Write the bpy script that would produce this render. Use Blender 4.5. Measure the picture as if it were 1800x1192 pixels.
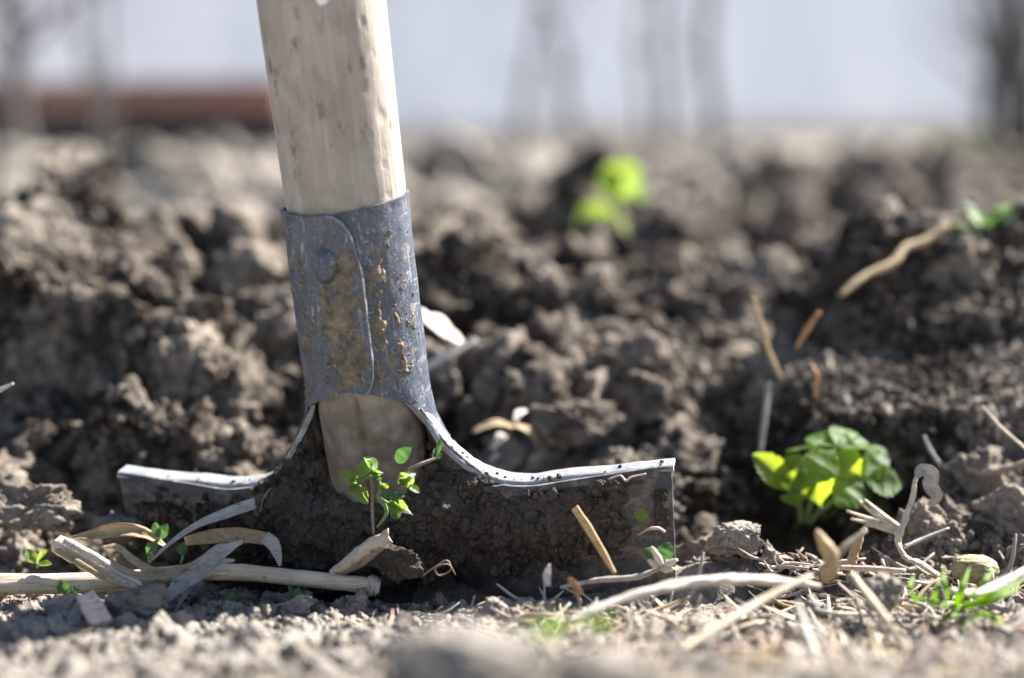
import bpy, math
import numpy as np
from mathutils import Matrix, Vector

for o in list(bpy.data.objects):
    bpy.data.objects.remove(o, do_unlink=True)
SC = bpy.context.scene
COL = SC.collection
RNG = np.random.default_rng(7)

# ------------------------------------------------------------------ camera
PITCH = math.atan(396 / 2500.0)
CAM_Z = 0.155
cam = bpy.data.cameras.new("camera")
cam.lens = 50.0
cam.sensor_width = 36.0
cam.clip_start = 0.01
cam.clip_end = 500.0
cam.dof.use_dof = True
cam.dof.focus_distance = 0.474
cam.dof.aperture_fstop = 3.3
cam_o = bpy.data.objects.new("camera", cam)
cam_o.location = (0, 0, CAM_Z)
cam_o.rotation_euler = (math.pi / 2 - PITCH, 0, 0)
COL.objects.link(cam_o)
SC.camera = cam_o

# ------------------------------------------------------------------ light
SUN_AZ = math.atan2(0.82, 0.57)          # clockwise from +Y: right and behind the spade
SUN_EL = math.radians(41)
world = bpy.data.worlds.new("World")
SC.world = world
world.use_nodes = True
wn = world.node_tree
wn.nodes.clear()
sky = wn.nodes.new("ShaderNodeTexSky")
sky.sky_type = 'NISHITA'
sky.sun_disc = False
sky.sun_elevation = SUN_EL
sky.sun_rotation = SUN_AZ
bg = wn.nodes.new("ShaderNodeBackground")
bg.inputs[1].default_value = 0.052
wo = wn.nodes.new("ShaderNodeOutputWorld")
wn.links.new(sky.outputs[0], bg.inputs[0])
wn.links.new(bg.outputs[0], wo.inputs[0])
sun = bpy.data.lights.new("sun", 'SUN')
sun.energy = 5.0
sun.angle = math.radians(0.53)
sun.color = (1.0, 0.97, 0.93)
sun_o = bpy.data.objects.new("sun", sun)
sd = Vector((math.sin(SUN_AZ) * math.cos(SUN_EL), math.cos(SUN_AZ) * math.cos(SUN_EL), math.sin(SUN_EL)))
sun_o.rotation_euler = sd.to_track_quat('Z', 'Y').to_euler()
sun_o.location = (3, 3, 4)
COL.objects.link(sun_o)
SC.view_settings.view_transform = 'Standard'
SC.view_settings.look = 'None'
SC.view_settings.gamma = 1.0
SC.view_settings.exposure = 2.22
SC.view_settings.use_curve_mapping = False

# ------------------------------------------------------------------ geometry helpers
CF = np.array([0, math.cos(PITCH), -math.sin(PITCH)])
CU = np.array([0, math.sin(PITCH), math.cos(PITCH)])
CR = np.array([1.0, 0, 0])
CC = np.array([0, 0, CAM_Z])


def sight(u, v):
    return CF + CR * (u - 900) / 2500.0 + CU * (596 - v) / 2500.0


def at(u, v, Y):
    """the point seen in direction (u, v) that stands Y metres into the scene"""
    d = sight(u, v)
    return CC + d * (Y / d[1])


def hsh(i, seed):
    i = (i.astype(np.uint32) * np.uint32(747796405) + np.uint32((seed * 2891336453 + 12345) & 0xffffffff))
    i = ((i >> ((i >> np.uint32(28)) + np.uint32(4))) ^ i) * np.uint32(277803737)
    i = (i >> np.uint32(22)) ^ i
    return i.astype(np.float64) / 4294967295.0


def cellid(ix, iy, iz=None):
    with np.errstate(over='ignore'):
        r = ix.astype(np.int64) * 73856093 ^ iy.astype(np.int64) * 19349663
        if iz is not None:
            r = r ^ iz.astype(np.int64) * 83492791
    return (r & 0xffffffff).astype(np.uint32)


def noise3(x, y, z, seed=0):
    x, y, z = np.broadcast_arrays(np.asarray(x, float), np.asarray(y, float), np.asarray(z, float))
    ix, iy, iz = np.floor(x), np.floor(y), np.floor(z)
    fx, fy, fz = x - ix, y - iy, z - iz
    fx = fx * fx * fx * (fx * (fx * 6 - 15) + 10)
    fy = fy * fy * fy * (fy * (fy * 6 - 15) + 10)
    fz = fz * fz * fz * (fz * (fz * 6 - 15) + 10)
    out = 0.0
    for a in (0, 1):
        wx = fx if a else 1 - fx
        for b in (0, 1):
            wy = fy if b else 1 - fy
            for c in (0, 1):
                wz = fz if c else 1 - fz
                with np.errstate(over='ignore'):
                    out = out + wx * wy * wz * hsh(cellid(ix + a, iy + b, iz + c), seed)
    return out * 2 - 1


def noise2(x, y, seed=0):
    x, y = np.broadcast_arrays(np.asarray(x, float), np.asarray(y, float))
    ix, iy = np.floor(x), np.floor(y)
    fx, fy = x - ix, y - iy
    fx = fx * fx * fx * (fx * (fx * 6 - 15) + 10)
    fy = fy * fy * fy * (fy * (fy * 6 - 15) + 10)
    out = 0.0
    for a in (0, 1):
        for b in (0, 1):
            with np.errstate(over='ignore'):
                out = out + (fx if a else 1 - fx) * (fy if b else 1 - fy) * hsh(cellid(ix + a, iy + b), seed)
    return out * 2 - 1


def fbm2(x, y, octs=4, seed=0, gain=0.5):
    s, a = 0.0, 1.0
    for k in range(octs):
        s = s + a * noise2(x * 2 ** k + 17.3 * k, y * 2 ** k - 9.1 * k, seed + k)
        a *= gain
    return s


def clods2(x, y, seed=0):
    """rounded irregular lumps, one per jittered cell: 0 in the joints, up to 1 on top"""
    x, y = np.broadcast_arrays(np.asarray(x, float), np.asarray(y, float))
    x = x + 0.35 * noise2(x * 1.7, y * 1.7, seed + 51)
    y = y + 0.35 * noise2(x * 1.7 + 9, y * 1.7 + 4, seed + 52)
    ix, iy = np.floor(x), np.floor(y)
    best = np.full(x.shape, 9.0)
    bh = np.zeros(x.shape)
    with np.errstate(over='ignore'):
        for a in (-1, 0, 1):
            for b in (-1, 0, 1):
                c = cellid(ix + a, iy + b)
                px_ = ix + a + 0.1 + 0.8 * hsh(c, seed)
                py_ = iy + b + 0.1 + 0.8 * hsh(c, seed + 1)
                r = 0.65 + 0.7 * hsh(c, seed + 2)
                d = ((x - px_) ** 2 + (y - py_) ** 2) / (r * r)
                m = d < best
                best = np.where(m, d, best)
                bh = np.where(m, 0.35 + 0.65 * hsh(c, seed + 3), bh)
    return np.clip(1 - best * 1.4, 0, 1) ** 0.6 * bh


def sstep(a, b, x):
    t = np.clip((np.asarray(x, float) - a) / (b - a), 0, 1)
    return t * t * (3 - 2 * t)


def mesh_np(name, V, F, smooth=True):
    me = bpy.data.meshes.new(name)
    V = np.asarray(V, dtype=np.float32)
    F = np.asarray(F, dtype=np.int32)
    k = F.shape[1]
    me.vertices.add(len(V))
    me.vertices.foreach_set("co", V.ravel())
    me.loops.add(F.size)
    me.loops.foreach_set("vertex_index", F.ravel())
    me.polygons.add(len(F))
    me.polygons.foreach_set("loop_start", np.arange(0, F.size, k, dtype=np.int32))
    me.polygons.foreach_set("use_smooth", np.full(len(F), smooth))
    me.update(calc_edges=True)
    me.validate()
    return me


def gridF(n, m, loop=False):
    i = np.arange(n - 1)[:, None]
    j = np.arange(m if loop else m - 1)[None, :]
    j2 = (j + 1) % m
    q = np.stack(np.broadcast_arrays(i * m + j, i * m + j2, (i + 1) * m + j2, (i + 1) * m + j), -1)
    return q.reshape(-1, 4)


def link(name, me, mat=None, parent=None):
    o = bpy.data.objects.new(name, me)
    COL.objects.link(o)
    if mat is not None:
        me.materials.append(mat)
    if parent is not None:
        o.parent = parent
    return o


def tag(o, label=None, cat=None, group=None, kind=None):
    for k, v in (("label", label), ("category", cat), ("group", group), ("kind", kind)):
        if v:
            o[k] = v
    return o


def empty(name, loc, label, cat, group=None):
    o = bpy.data.objects.new(name, None)
    o.location = loc
    o.empty_display_size = 0.01
    COL.objects.link(o)
    return tag(o, label, cat, group)


def catmull(P, n):
    P = np.asarray(P, float)
    if len(P) == 2:
        t = np.linspace(0, 1, n)[:, None]
        return P[0] * (1 - t) + P[1] * t
    Q = np.vstack([2 * P[0] - P[1], P, 2 * P[-1] - P[-2]])
    s = np.linspace(0, len(P) - 1 - 1e-9, n)
    i = s.astype(int)
    t = (s - i)[:, None]
    a, b, c, d = Q[i], Q[i + 1], Q[i + 2], Q[i + 3]
    return 0.5 * (2 * b + (c - a) * t + (2 * a - 5 * b + 4 * c - d) * t ** 2 + (3 * b - a - 3 * c + d) * t ** 3)


def frames(C, up=(0, 0, 1)):
    T = np.gradient(C, axis=0)
    T /= np.linalg.norm(T, axis=1)[:, None] + 1e-12
    up = np.asarray(up, float)
    U = np.cross(T, np.broadcast_to(up, T.shape))
    nrm = np.linalg.norm(U, axis=1)[:, None]
    U = np.where(nrm < 1e-3, np.array([1.0, 0, 0]), U / (nrm + 1e-9))
    for k in range(1, len(U)):                       # no flips along the way
        if U[k] @ U[k - 1] < 0:
            U[k] *= -1
    N = np.cross(U, T)
    return T, U, N


def tube(P, rad, n=24, m=10, rough=0.0, seed=0, flat=1.0, caps=True):
    """a tapered stalk along a smooth path"""
    C = catmull(P, n)
    T, U, N = frames(C)
    r = np.interp(np.linspace(0, 1, n), np.linspace(0, 1, len(np.atleast_1d(rad))), np.atleast_1d(rad))
    a = np.linspace(0, 2 * math.pi, m, endpoint=False)
    rr = r[:, None] * np.ones(m)
    if rough:
        L = np.linspace(0, 1, n)[:, None] * 9
        rr = rr * (1 + rough * noise2(L, np.cos(a)[None] * 1.7 + seed) + rough * 0.6 * noise2(L * 4, np.sin(a * 2)[None] * 2 + seed, 3))
    V = C[:, None] + rr[..., None] * (np.cos(a)[None, :, None] * U[:, None] + flat * np.sin(a)[None, :, None] * N[:, None])
    V = V.reshape(-1, 3)
    F = gridF(n, m, True)
    if caps:
        V = np.vstack([V, C[0], C[-1]])
        k0, k1 = n * m, n * m + 1
        j = np.arange(m)
        c0 = np.stack([(j + 1) % m, j, np.full(m, k0), np.full(m, k0)], 1)
        c1 = np.stack([(n - 1) * m + j, (n - 1) * m + (j + 1) % m, np.full(m, k1), np.full(m, k1)], 1)
        return V, F, np.vstack([c0, c1])[:, :3]
    return V, F, np.zeros((0, 3), int)


def merge_tri(parts):
    Vs, Fs, k = [], [], 0
    for V, Q, T in parts:
        Q = np.asarray(Q)
        if len(Q):
            Fs += [Q[:, [0, 1, 2]] + k, Q[:, [0, 2, 3]] + k]
        if len(T):
            Fs.append(np.asarray(T) + k)
        Vs.append(V)
        k += len(V)
    return np.vstack(Vs), np.vstack(Fs)


def tube_ob(name, P, rad, mat, parent=None, **kw):
    V, F = merge_tri([tube(P, rad, **kw)])
    if parent is not None:
        V = V - np.array(parent.location)
        return link(name, mesh_np(name, V, F), mat, parent)
    o0 = V[: 10].mean(0)
    o = link(name, mesh_np(name, V - o0, F), mat)
    o.location = o0
    return o


def ribbon(P, W, up=(0, -0.5, 1), n=36, m=7, cup=0.25, twist=(0, 0), thick=0.00025, ragged=0.0, seed=0):
    """a dry leaf strip with a cross curve and real thickness"""
    C = catmull(P, n)
    T, U, N = frames(C, up)
    s = np.linspace(0, 1, n)
    w = np.interp(s, np.linspace(0, 1, len(W)), W) * 0.5
    tw = np.interp(s, np.linspace(0, 1, len(twist)), twist)
    U2 = U * np.cos(tw)[:, None] + N * np.sin(tw)[:, None]
    N2 = -U * np.sin(tw)[:, None] + N * np.cos(tw)[:, None]
    c = np.linspace(-1, 1, m)
    ww = w[:, None] * c[None]
    if ragged:
        ww = ww * (1 + ragged * noise2(s[:, None] * 14, np.sign(c)[None] * 5 + seed))
    h = cup * w[:, None] * (c[None] ** 2) + 0.12 * w[:, None] * noise2(s[:, None] * 8, c[None] * 2 + seed, 5)
    top = C[:, None] + ww[..., None] * U2[:, None] + (h + thick / 2)[..., None] * N2[:, None]
    bot = C[:, None] + ww[..., None] * U2[:, None] + (h - thick / 2)[..., None] * N2[:, None]
    ring = np.concatenate([top, bot[:, ::-1]], 1)
    V = ring.reshape(-1, 3)
    M = 2 * m
    F = gridF(n, M, True)
    e = []
    for base in (0, (n - 1) * M):
        for j in range(m - 1):
            q = [base + j, base + j + 1, base + M - 2 - j, base + M - 1 - j]
            e.append(q if base else q[::-1])
    return V, np.vstack([F, np.array(e)]), np.zeros((0, 3), int)


def ribbon_ob(name, P, W, mat, parent=None, **kw):
    V, F = merge_tri([ribbon(P, W, **kw)])
    o0 = np.array(parent.location) if parent is not None else V.mean(0)
    o = link(name, mesh_np(name, V - o0, F), mat, parent)
    if parent is None:
        o.location = o0
    return o


def leaf(base, tip, normal, width, teeth=0, cup=0.3, bend=0.15, shape=1.0, n=25, m=9, seed=0):
    """a leaf blade: ovate outline, fold along the midrib, toothed edge if asked"""
    base, tip = np.asarray(base, float), np.asarray(tip, float)
    T = tip - base
    L = np.linalg.norm(T)
    T = T / L
    N = np.asarray(normal, float)
    N = N - T * (N @ T)
    N /= np.linalg.norm(N)
    U = np.cross(T, N)
    s = np.linspace(0, 1, n)
    w = np.sin(np.pi * np.clip(s, 0, 1) ** shape) ** 0.75 * width * 0.5
    w[0] = width * 0.03
    w[-1] = 1e-5
    c = np.linspace(-1, 1, m)
    ww = w[:, None] * c[None]
    sl = s[:, None] * np.ones(m)
    if teeth:
        saw = (s * teeth) % 1.0
        ww = ww * (1 + (0.16 * (saw - 0.5))[:, None] * (np.abs(c)[None] > 0.95))
        sl = sl + (np.abs(c)[None] ** 3) * 0.06
    h = cup * np.abs(ww) - bend * L * (sl ** 2) + 0.03 * L * noise2(sl * 5, c[None] * 2 + seed, 7)
    h = h - 0.05 * np.abs(ww) * np.abs(np.sin(s * 22))[:, None]
    V = base + sl[..., None] * L * T + ww[..., None] * U + h[..., None] * N
    return V.reshape(-1, 3), gridF(n, m), np.zeros((0, 3), int)


def leaf_ob(name, base, tip, normal, width, mat, parent=None, **kw):
    V, F = merge_tri([leaf(base, tip, normal, width, **kw)])
    o0 = np.array(parent.location) if parent is not None else np.asarray(base, float)
    o = link(name, mesh_np(name, V - o0, F), mat, parent)
    if parent is None:
        o.location = o0
    return o


# ------------------------------------------------------------------ materials
class NT:
    def __init__(self, name):
        self.m = bpy.data.materials.new(name)
        self.m.use_nodes = True
        self.t = self.m.node_tree
        self.t.nodes.clear()
        self.out = self.n("ShaderNodeOutputMaterial")

    def n(self, kind, **kw):
        nd = self.t.nodes.new(kind)
        for k, v in kw.items():
            setattr(nd, k, v)
        return nd

    def set(self, sock, v):
        if hasattr(v, "is_output"):
            self.t.links.new(v, sock)
        elif isinstance(v, (tuple, list)) and sock.type == 'RGBA' and len(v) == 3:
            sock.default_value = (*v, 1)
        else:
            sock.default_value = v

    def coord(self, which="Object", scale=(1, 1, 1)):
        if which == "World":
            s = self.n("ShaderNodeNewGeometry").outputs["Position"]
        else:
            s = self.n("ShaderNodeTexCoord").outputs[which]
        mp = self.n("ShaderNodeMapping")
        self.t.links.new(s, mp.inputs[0])
        mp.inputs["Scale"].default_value = scale
        return mp.outputs[0]

    def noise(self, vec, scale, detail=4, rough=0.55, dist=0.0):
        nd = self.n("ShaderNodeTexNoise")
        self.set(nd.inputs["Vector"], vec)
        nd.inputs["Scale"].default_value = scale
        nd.inputs["Detail"].default_value = detail
        nd.inputs["Roughness"].default_value = rough
        nd.inputs["Distortion"].default_value = dist
        return nd.outputs["Fac"]

    def voro(self, vec, scale):
        nd = self.n("ShaderNodeTexVoronoi")
        self.set(nd.inputs["Vector"], vec)
        nd.inputs["Scale"].default_value = scale
        return nd.outputs["Distance"]

    def ramp(self, fac, *stops):
        nd = self.n("ShaderNodeValToRGB")
        self.set(nd.inputs[0], fac)
        els = nd.color_ramp.elements
        while len(els) < len(stops):
            els.new(0.5)
        for e, (p, c) in zip(els, stops):
            e.position = p
            e.color = (c, c, c, 1) if isinstance(c, (int, float)) else (*c, 1)
        return nd.outputs[0]

    def mix(self, fac, a, b, mode='MIX'):
        nd = self.n("ShaderNodeMix", data_type='RGBA', blend_type=mode)
        self.set(nd.inputs[0], fac)
        self.set(nd.inputs[6], a)
        self.set(nd.inputs[7], b)
        return nd.outputs[2]

    def math(self, op, a, b=0.0):
        nd = self.n("ShaderNodeMath", operation=op)
        self.set(nd.inputs[0], a)
        self.set(nd.inputs[1], b)
        return nd.outputs[0]

    def bump(self, h, dist, strength=1.0, normal=None):
        nd = self.n("ShaderNodeBump")
        nd.inputs["Strength"].default_value = strength
        nd.inputs["Distance"].default_value = dist
        self.set(nd.inputs["Height"], h)
        if normal is not None:
            self.set(nd.inputs["Normal"], normal)
        return nd.outputs[0]

    def bsdf(self, color, rough=0.9, metal=0.0, normal=None, spec=0.3, sheen=0.0):
        p = self.n("ShaderNodeBsdfPrincipled")
        self.set(p.inputs["Base Color"], color)
        self.set(p.inputs["Roughness"], rough)
        self.set(p.inputs["Metallic"], metal)
        self.set(p.inputs["Specular IOR Level"], spec)
        if normal is not None:
            self.set(p.inputs["Normal"], normal)
        return p.outputs[0]

    def done(self, shader):
        self.t.links.new(shader, self.out.inputs[0])
        return self.m


def mat_soil(name, dry, moist, amount, crust=None, fine=0.0005):
    """crumbly earth: dry crust and moist lumps in patches, per-crumb tint"""
    t = NT(name)
    w = t.coord("World")
    big = t.noise(w, 14, 3)
    small = t.noise(w, 160, 4)
    rnd = t.n("ShaderNodeObjectInfo").outputs["Random"]
    f = t.math('ADD', t.math('MULTIPLY', big, 0.75), t.math('MULTIPLY', small, 0.5))
    f = t.math('ADD', f, t.math('MULTIPLY', rnd, 0.16))
    sep = t.n("ShaderNodeSeparateXYZ")
    t.t.links.new(w, sep.inputs[0])
    # the undug strip in front is dried out, the dug bed behind it is still moist
    mr = t.n("ShaderNodeMapRange")
    t.set(mr.inputs[0], sep.outputs[1])
    mr.inputs[1].default_value, mr.inputs[2].default_value = 0.40, 0.53
    mr.inputs[3].default_value, mr.inputs[4].default_value = 0.14, -0.04
    f = t.math('ADD', f, mr.outputs[0])
    mask = t.ramp(f, (amount - 0.09, 0.0), (amount + 0.10, 1.0))
    grain = t.noise(w, 900, 3, 0.7)
    if crust:
        fr = t.n("ShaderNodeMapRange")
        t.set(fr.inputs[0], t.math('ADD', sep.outputs[1], t.math('MULTIPLY', t.math('SUBTRACT', big, 0.5), 0.12)))
        fr.inputs[1].default_value, fr.inputs[2].default_value = 0.425, 0.475
        fl = t.n("ShaderNodeMapRange")          # the bed further back, left, has not been dug and is dry again
        t.set(fl.inputs[0], t.math('ADD', t.math('SUBTRACT', t.math('MULTIPLY', sep.outputs[1], 0.5), sep.outputs[0]), t.math('MULTIPLY', big, 0.3)))
        fl.inputs[1].default_value, fl.inputs[2].default_value = 0.68, 1.0
        dry = t.mix(fr.outputs[0], crust, t.mix(fl.outputs[0], dry, crust))
        f = t.math('ADD', f, t.math('MULTIPLY', fl.outputs[0], 0.10))
        mask = t.ramp(f, (amount - 0.09, 0.0), (amount + 0.10, 1.0))
    c = t.mix(mask, moist, dry)
    c = t.mix(t.ramp(grain, (0.3, 0.0), (0.75, 1.0)), t.mix(0.5, c, (0.0, 0.0, 0.0), 'MIX'), c)
    warm = t.noise(w, 45, 2)
    c = t.mix(t.math('MULTIPLY', t.ramp(warm, (0.4, 0), (0.7, 1)), 0.22), c, (0.17, 0.135, 0.105))
    n1 = t.bump(t.noise(w, 420, 5, 0.7), 0.0016)
    n2 = t.bump(t.voro(w, 1100), fine, 0.6, n1)
    return t.done(t.bsdf(c, 0.95, 0, n2, 0.12))


SOIL = mat_soil("soil", (0.335, 0.280, 0.228), (0.028, 0.0215, 0.0175), 0.678, (0.38, 0.338, 0.29))
MUD = mat_soil("wet_mud", (0.115, 0.092, 0.076), (0.030, 0.0245, 0.0215), 0.70)


def mat_wood():
    t = NT("weathered_wood")
    g = t.coord("Object", (1, 1, 0.035))
    o = t.coord("Object")
    grain = t.noise(g, 900, 5, 0.6)
    broad = t.noise(t.coord("Object", (1, 1, 0.25)), 110, 4)
    c = t.mix(t.ramp(broad, (0.3, 0), (0.7, 1)), (0.30, 0.258, 0.22), (0.43, 0.38, 0.328))
    c = t.mix(t.math('MULTIPLY', t.ramp(grain, (0.42, 1), (0.6, 0)), 0.25), c, (0.2, 0.16, 0.125))
    c = t.mix(t.math('MULTIPLY', t.ramp(t.noise(o, 75, 5, 0.65), (0.5, 0), (0.66, 1)), 0.45), c, (0.20, 0.16, 0.125))
    spots = t.ramp(t.noise(t.coord("Object", (1, 1, 0.45)), 260, 3, 0.6), (0.57, 0), (0.68, 1))
    zone = t.ramp(t.noise(o, 42, 3), (0.42, 0), (0.6, 1))
    c = t.mix(t.math('MULTIPLY', t.math('MULTIPLY', spots, zone), 0.75), c, (0.10, 0.078, 0.06))
    # soil rubbed into the low end, darkened further to paint in the socket's shade
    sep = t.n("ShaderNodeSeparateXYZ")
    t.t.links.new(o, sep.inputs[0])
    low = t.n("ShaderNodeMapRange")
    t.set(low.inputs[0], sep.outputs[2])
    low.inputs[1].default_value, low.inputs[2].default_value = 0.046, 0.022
    dirt_shade = t.math('MULTIPLY', t.ramp(t.noise(o, 140, 4), (0.3, 0.45), (0.6, 1)), low.outputs[0])
    c = t.mix(dirt_shade, c, (0.13, 0.10, 0.078))
    n = t.bump(grain, 0.0004, 0.7)
    n = t.bump(t.noise(o, 300, 4), 0.0004, 0.6, n)
    return t.done(t.bsdf(c, 0.82, 0, n, 0.2))


def mat_steel(name, base, worn, mud=0.56, rough=0.42, metal=0.1, spec=0.28):
    t = NT(name)
    o = t.coord("Object")
    s1 = t.noise(t.coord("Object", (1, 1, 0.12)), 700, 3, 0.7, 1.5)
    rot = t.n("ShaderNodeMapping")
    t.t.links.new(o, rot.inputs[0])
    rot.inputs["Rotation"].default_value = (0.5, 0.3, 0.7)
    rot.inputs["Scale"].default_value = (1, 0.08, 1)
    s2 = t.noise(rot.outputs[0], 900, 2, 0.6, 2.0)
    scr = t.math('MAXIMUM', t.ramp(s1, (0.58, 0), (0.7, 1)), t.ramp(s2, (0.6, 0), (0.68, 1)))
    cl = t.noise(o, 60, 5, 0.65)
    c = t.mix(t.ramp(cl, (0.3, 0), (0.7, 1)), base, tuple(min(1, 1.7 * k) for k in base))
    c = t.mix(t.math('MULTIPLY', scr, t.ramp(t.noise(o, 90, 3), (.35, .15), (.65, .85))), c, worn)
    dust = t.ramp(t.noise(o, 170, 6, 0.7), (mud, 0), (mud + 0.12, 1))
    c = t.mix(t.math('MULTIPLY', dust, 0.8), c, (0.20, 0.16, 0.12))
    r = t.math('ADD', t.math('MULTIPLY', dust, 0.45), t.math('ADD', rough, t.math('MULTIPLY', cl, 0.18)))
    met = t.math('MULTIPLY', t.math('SUBTRACT', 1.0, dust), metal)
    n = t.bump(t.math('ADD', cl, t.math('MULTIPLY', dust, 0.5)), 0.0005, 0.5)
    n = t.bump(s2, 0.00012, 0.6, n)
    return t.done(t.bsdf(c, r, met, n, spec))


def mat_leaf(name, col, trans, glow=0.5, rough=0.6, vein=0.3):
    t = NT(name)
    o = t.coord("Object")
    nz = t.noise(o, 320, 3)
    c = t.mix(t.ramp(nz, (0.35, 0), (0.7, 1)), col, tuple(k * 0.65 for k in col))
    tr = t.n("ShaderNodeBsdfTranslucent")
    t.set(tr.inputs[0], t.mix(t.math('MULTIPLY', nz, vein), trans, tuple(k * 0.5 for k in trans)))
    n = t.bump(nz, 0.0006, 0.6)
    mx = t.n("ShaderNodeMixShader")
    mx.inputs[0].default_value = glow
    t.t.links.new(t.bsdf(c, rough, 0, n, 0.4), mx.inputs[1])
    t.t.links.new(tr.outputs[0], mx.inputs[2])
    return t.done(mx.outputs[0])


def mat_straw(name, a, b, dark, trans=0.0, along=0.06):
    t = NT(name)
    o = t.coord("Object")
    st = t.noise(t.coord("Object", (along, 1, 1)), 1500, 4, 0.65)
    bl = t.noise(o, 120, 4, 0.6)
    c = t.mix(t.ramp(bl, (0.35, 0), (0.68, 1)), a, b)
    c = t.mix(t.math('MULTIPLY', t.ramp(st, (0.5, 0), (0.66, 1)), 0.6), c, dark)
    c = t.mix(t.math('MULTIPLY', t.ramp(t.noise(o, 420, 4), (0.6, 0), (0.7, 1)), 0.5), c, (0.07, 0.055, 0.042))
    n = t.bump(st, 0.0004, 0.7)
    sh = t.bsdf(c, 0.65, 0, n, 0.3)
    if trans:
        tr = t.n("ShaderNodeBsdfTranslucent")
        t.set(tr.inputs[0], c)
        mx = t.n("ShaderNodeMixShader")
        mx.inputs[0].default_value = trans
        t.t.links.new(sh, mx.inputs[1])
        t.t.links.new(tr.outputs[0], mx.inputs[2])
        sh = mx.outputs[0]
    return t.done(sh)


def mat_plain(name, a, b, scale, rough=0.85, bump=0.001):
    t = NT(name)
    o = t.coord("Object")
    f = t.noise(o, scale, 5, 0.6)
    return t.done(t.bsdf(t.mix(t.ramp(f, (0.3, 0), (0.7, 1)), a, b), rough, 0, t.bump(f, bump, 0.7), 0.25))


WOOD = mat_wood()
STEEL = mat_steel("blued_steel", (0.048, 0.056, 0.074), (0.48, 0.51, 0.56), 0.535, 0.33, 0.15, 0.45)
STEEL_MUDDY = mat_steel("muddy_steel", (0.045, 0.045, 0.047), (0.16, 0.16, 0.16), 0.47, 0.6)
STEEL_WORN = mat_steel("worn_steel", (0.19, 0.20, 0.22), (0.52, 0.54, 0.57), 0.47, 0.36, 0.3, 0.5)
STRAW = mat_straw("pale_straw", (0.60, 0.50, 0.36), (0.44, 0.36, 0.26), (0.22, 0.17, 0.12))
STRAW_GREY = mat_straw("grey_dry_leaf", (0.46, 0.43, 0.40), (0.33, 0.30, 0.27), (0.18, 0.155, 0.13), 0.25)
STRAW_TAN = mat_straw("tan_dry_leaf", (0.50, 0.38, 0.22), (0.38, 0.27, 0.15), (0.17, 0.12, 0.075), 0.3)
STRAW_PINK = mat_straw("pinkish_wood_chip", (0.62, 0.46, 0.37), (0.52, 0.38, 0.30), (0.30, 0.2, 0.16))
STRAW_WHITE = mat_straw("bleached_straw", (0.66, 0.60, 0.52), (0.48, 0.43, 0.36), (0.36, 0.31, 0.26), 0.2)
ORANGE = mat_straw("orange_root", (0.48, 0.24, 0.10), (0.34, 0.17, 0.08), (0.16, 0.085, 0.05))
TWIG = mat_straw("brown_twig", (0.28, 0.22, 0.165), (0.20, 0.155, 0.12), (0.09, 0.07, 0.055))
HUSK = mat_straw("fibrous_husk", (0.32, 0.27, 0.14), (0.22, 0.18, 0.09), (0.06, 0.05, 0.03))
GREEN = mat_leaf("strawberry_leaf", (0.085, 0.17, 0.03), (0.55, 0.70, 0.04), 0.55)
GREEN_LIT = mat_leaf("young_leaf", (0.14, 0.24, 0.04), (0.38, 0.50, 0.08), 0.45)
GREEN_DARK = mat_leaf("chickweed_leaf", (0.06, 0.125, 0.055), (0.15, 0.30, 0.06), 0.35)
GRASS = mat_leaf("grass_blade", (0.20, 0.32, 0.03), (0.50, 0.70, 0.05), 0.5)
STEMG = mat_plain("green_stem", (0.13, 0.20, 0.07), (0.18, 0.24, 0.10), 300, 0.6, 0.0003)
PETAL = mat_leaf("white_petal", (0.75, 0.75, 0.72), (0.7, 0.72, 0.6), 0.4)

# ------------------------------------------------------------------ the spade's own frame (metres)
SO = np.array([-0.0459836, 0.482, 0.03069])
SR = np.array([0.977934, -0.199109, 0.063249])        # to the right along the blade
SB = np.array([0.188967, 0.972152, 0.138609])         # backwards
SA = np.array([-0.089086, -0.123598, 0.988325])       # up the shaft


def sp(u, v, Yl):
    """world point in direction (u,v) on the plane Yl millimetres behind the shaft's axis"""
    d = sight(u, v)
    t = ((SO + SB * Yl / 1000 - CC) @ SB) / (d @ SB)
    return CC + d * t


# ------------------------------------------------------------------ terrain
BY = [0.05, .15, .22, .28, .34, .40, .46, .49, .53, .57, .62, .70, .85, 1.2, 2, 4, 7, 60]
BH = [.067, .059, .047, .0305, .0115, -.002, -.010, -.0145, -.007, .004, .022, .037, .035, .019, -.010, -.055, -.085, -.085]
LUMPS = [  # x, y, rx, ry, turn, height
    (.205, .578, .085, .028, .05, .036), (.13, .60, .03, .03, 0, .012),
    (-.215, .655, .12, .032, -.25, .032), (-.222, .525, .045, .03, 0, .026), (-.14, .556, .05, .012, 0, .021),
    (-.14, .585, .10, .024, -.05, -.022), (-.05, .60, .05, .03, 0, -.020), (-.04, .70, .05, .04, 0, .012),
    (.02, .665, .06, .022, -.35, .024), (.048, .61, .022, .035, .25, .017), (-.005, .585, .03, .022, 0, .012),
    (.082, .592, .02, .020, 0, -.032), (.112, .520, .042, .025, 0, -.044), (.10, .75, .06, .022, .1, -.03),
    (.075, .470, .06, .010, -.1, .012), (-.02, .474, .05, .010, -.2, -.007), (-.115, .482, .05, .014, 0, -.005),
    (.19, .485, .05, .03, 0, .004), (.02, .52, .07, .014, -.2, -.010),
    (-.35, 1.0, .25, .10, .2, .012), (.35, 1.15, .2, .1, 0, -.03), (.05, 1.0, .12, .06, 0, .022), (-.1, 1.4, .3, .1, 0, -.03),
]


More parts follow.
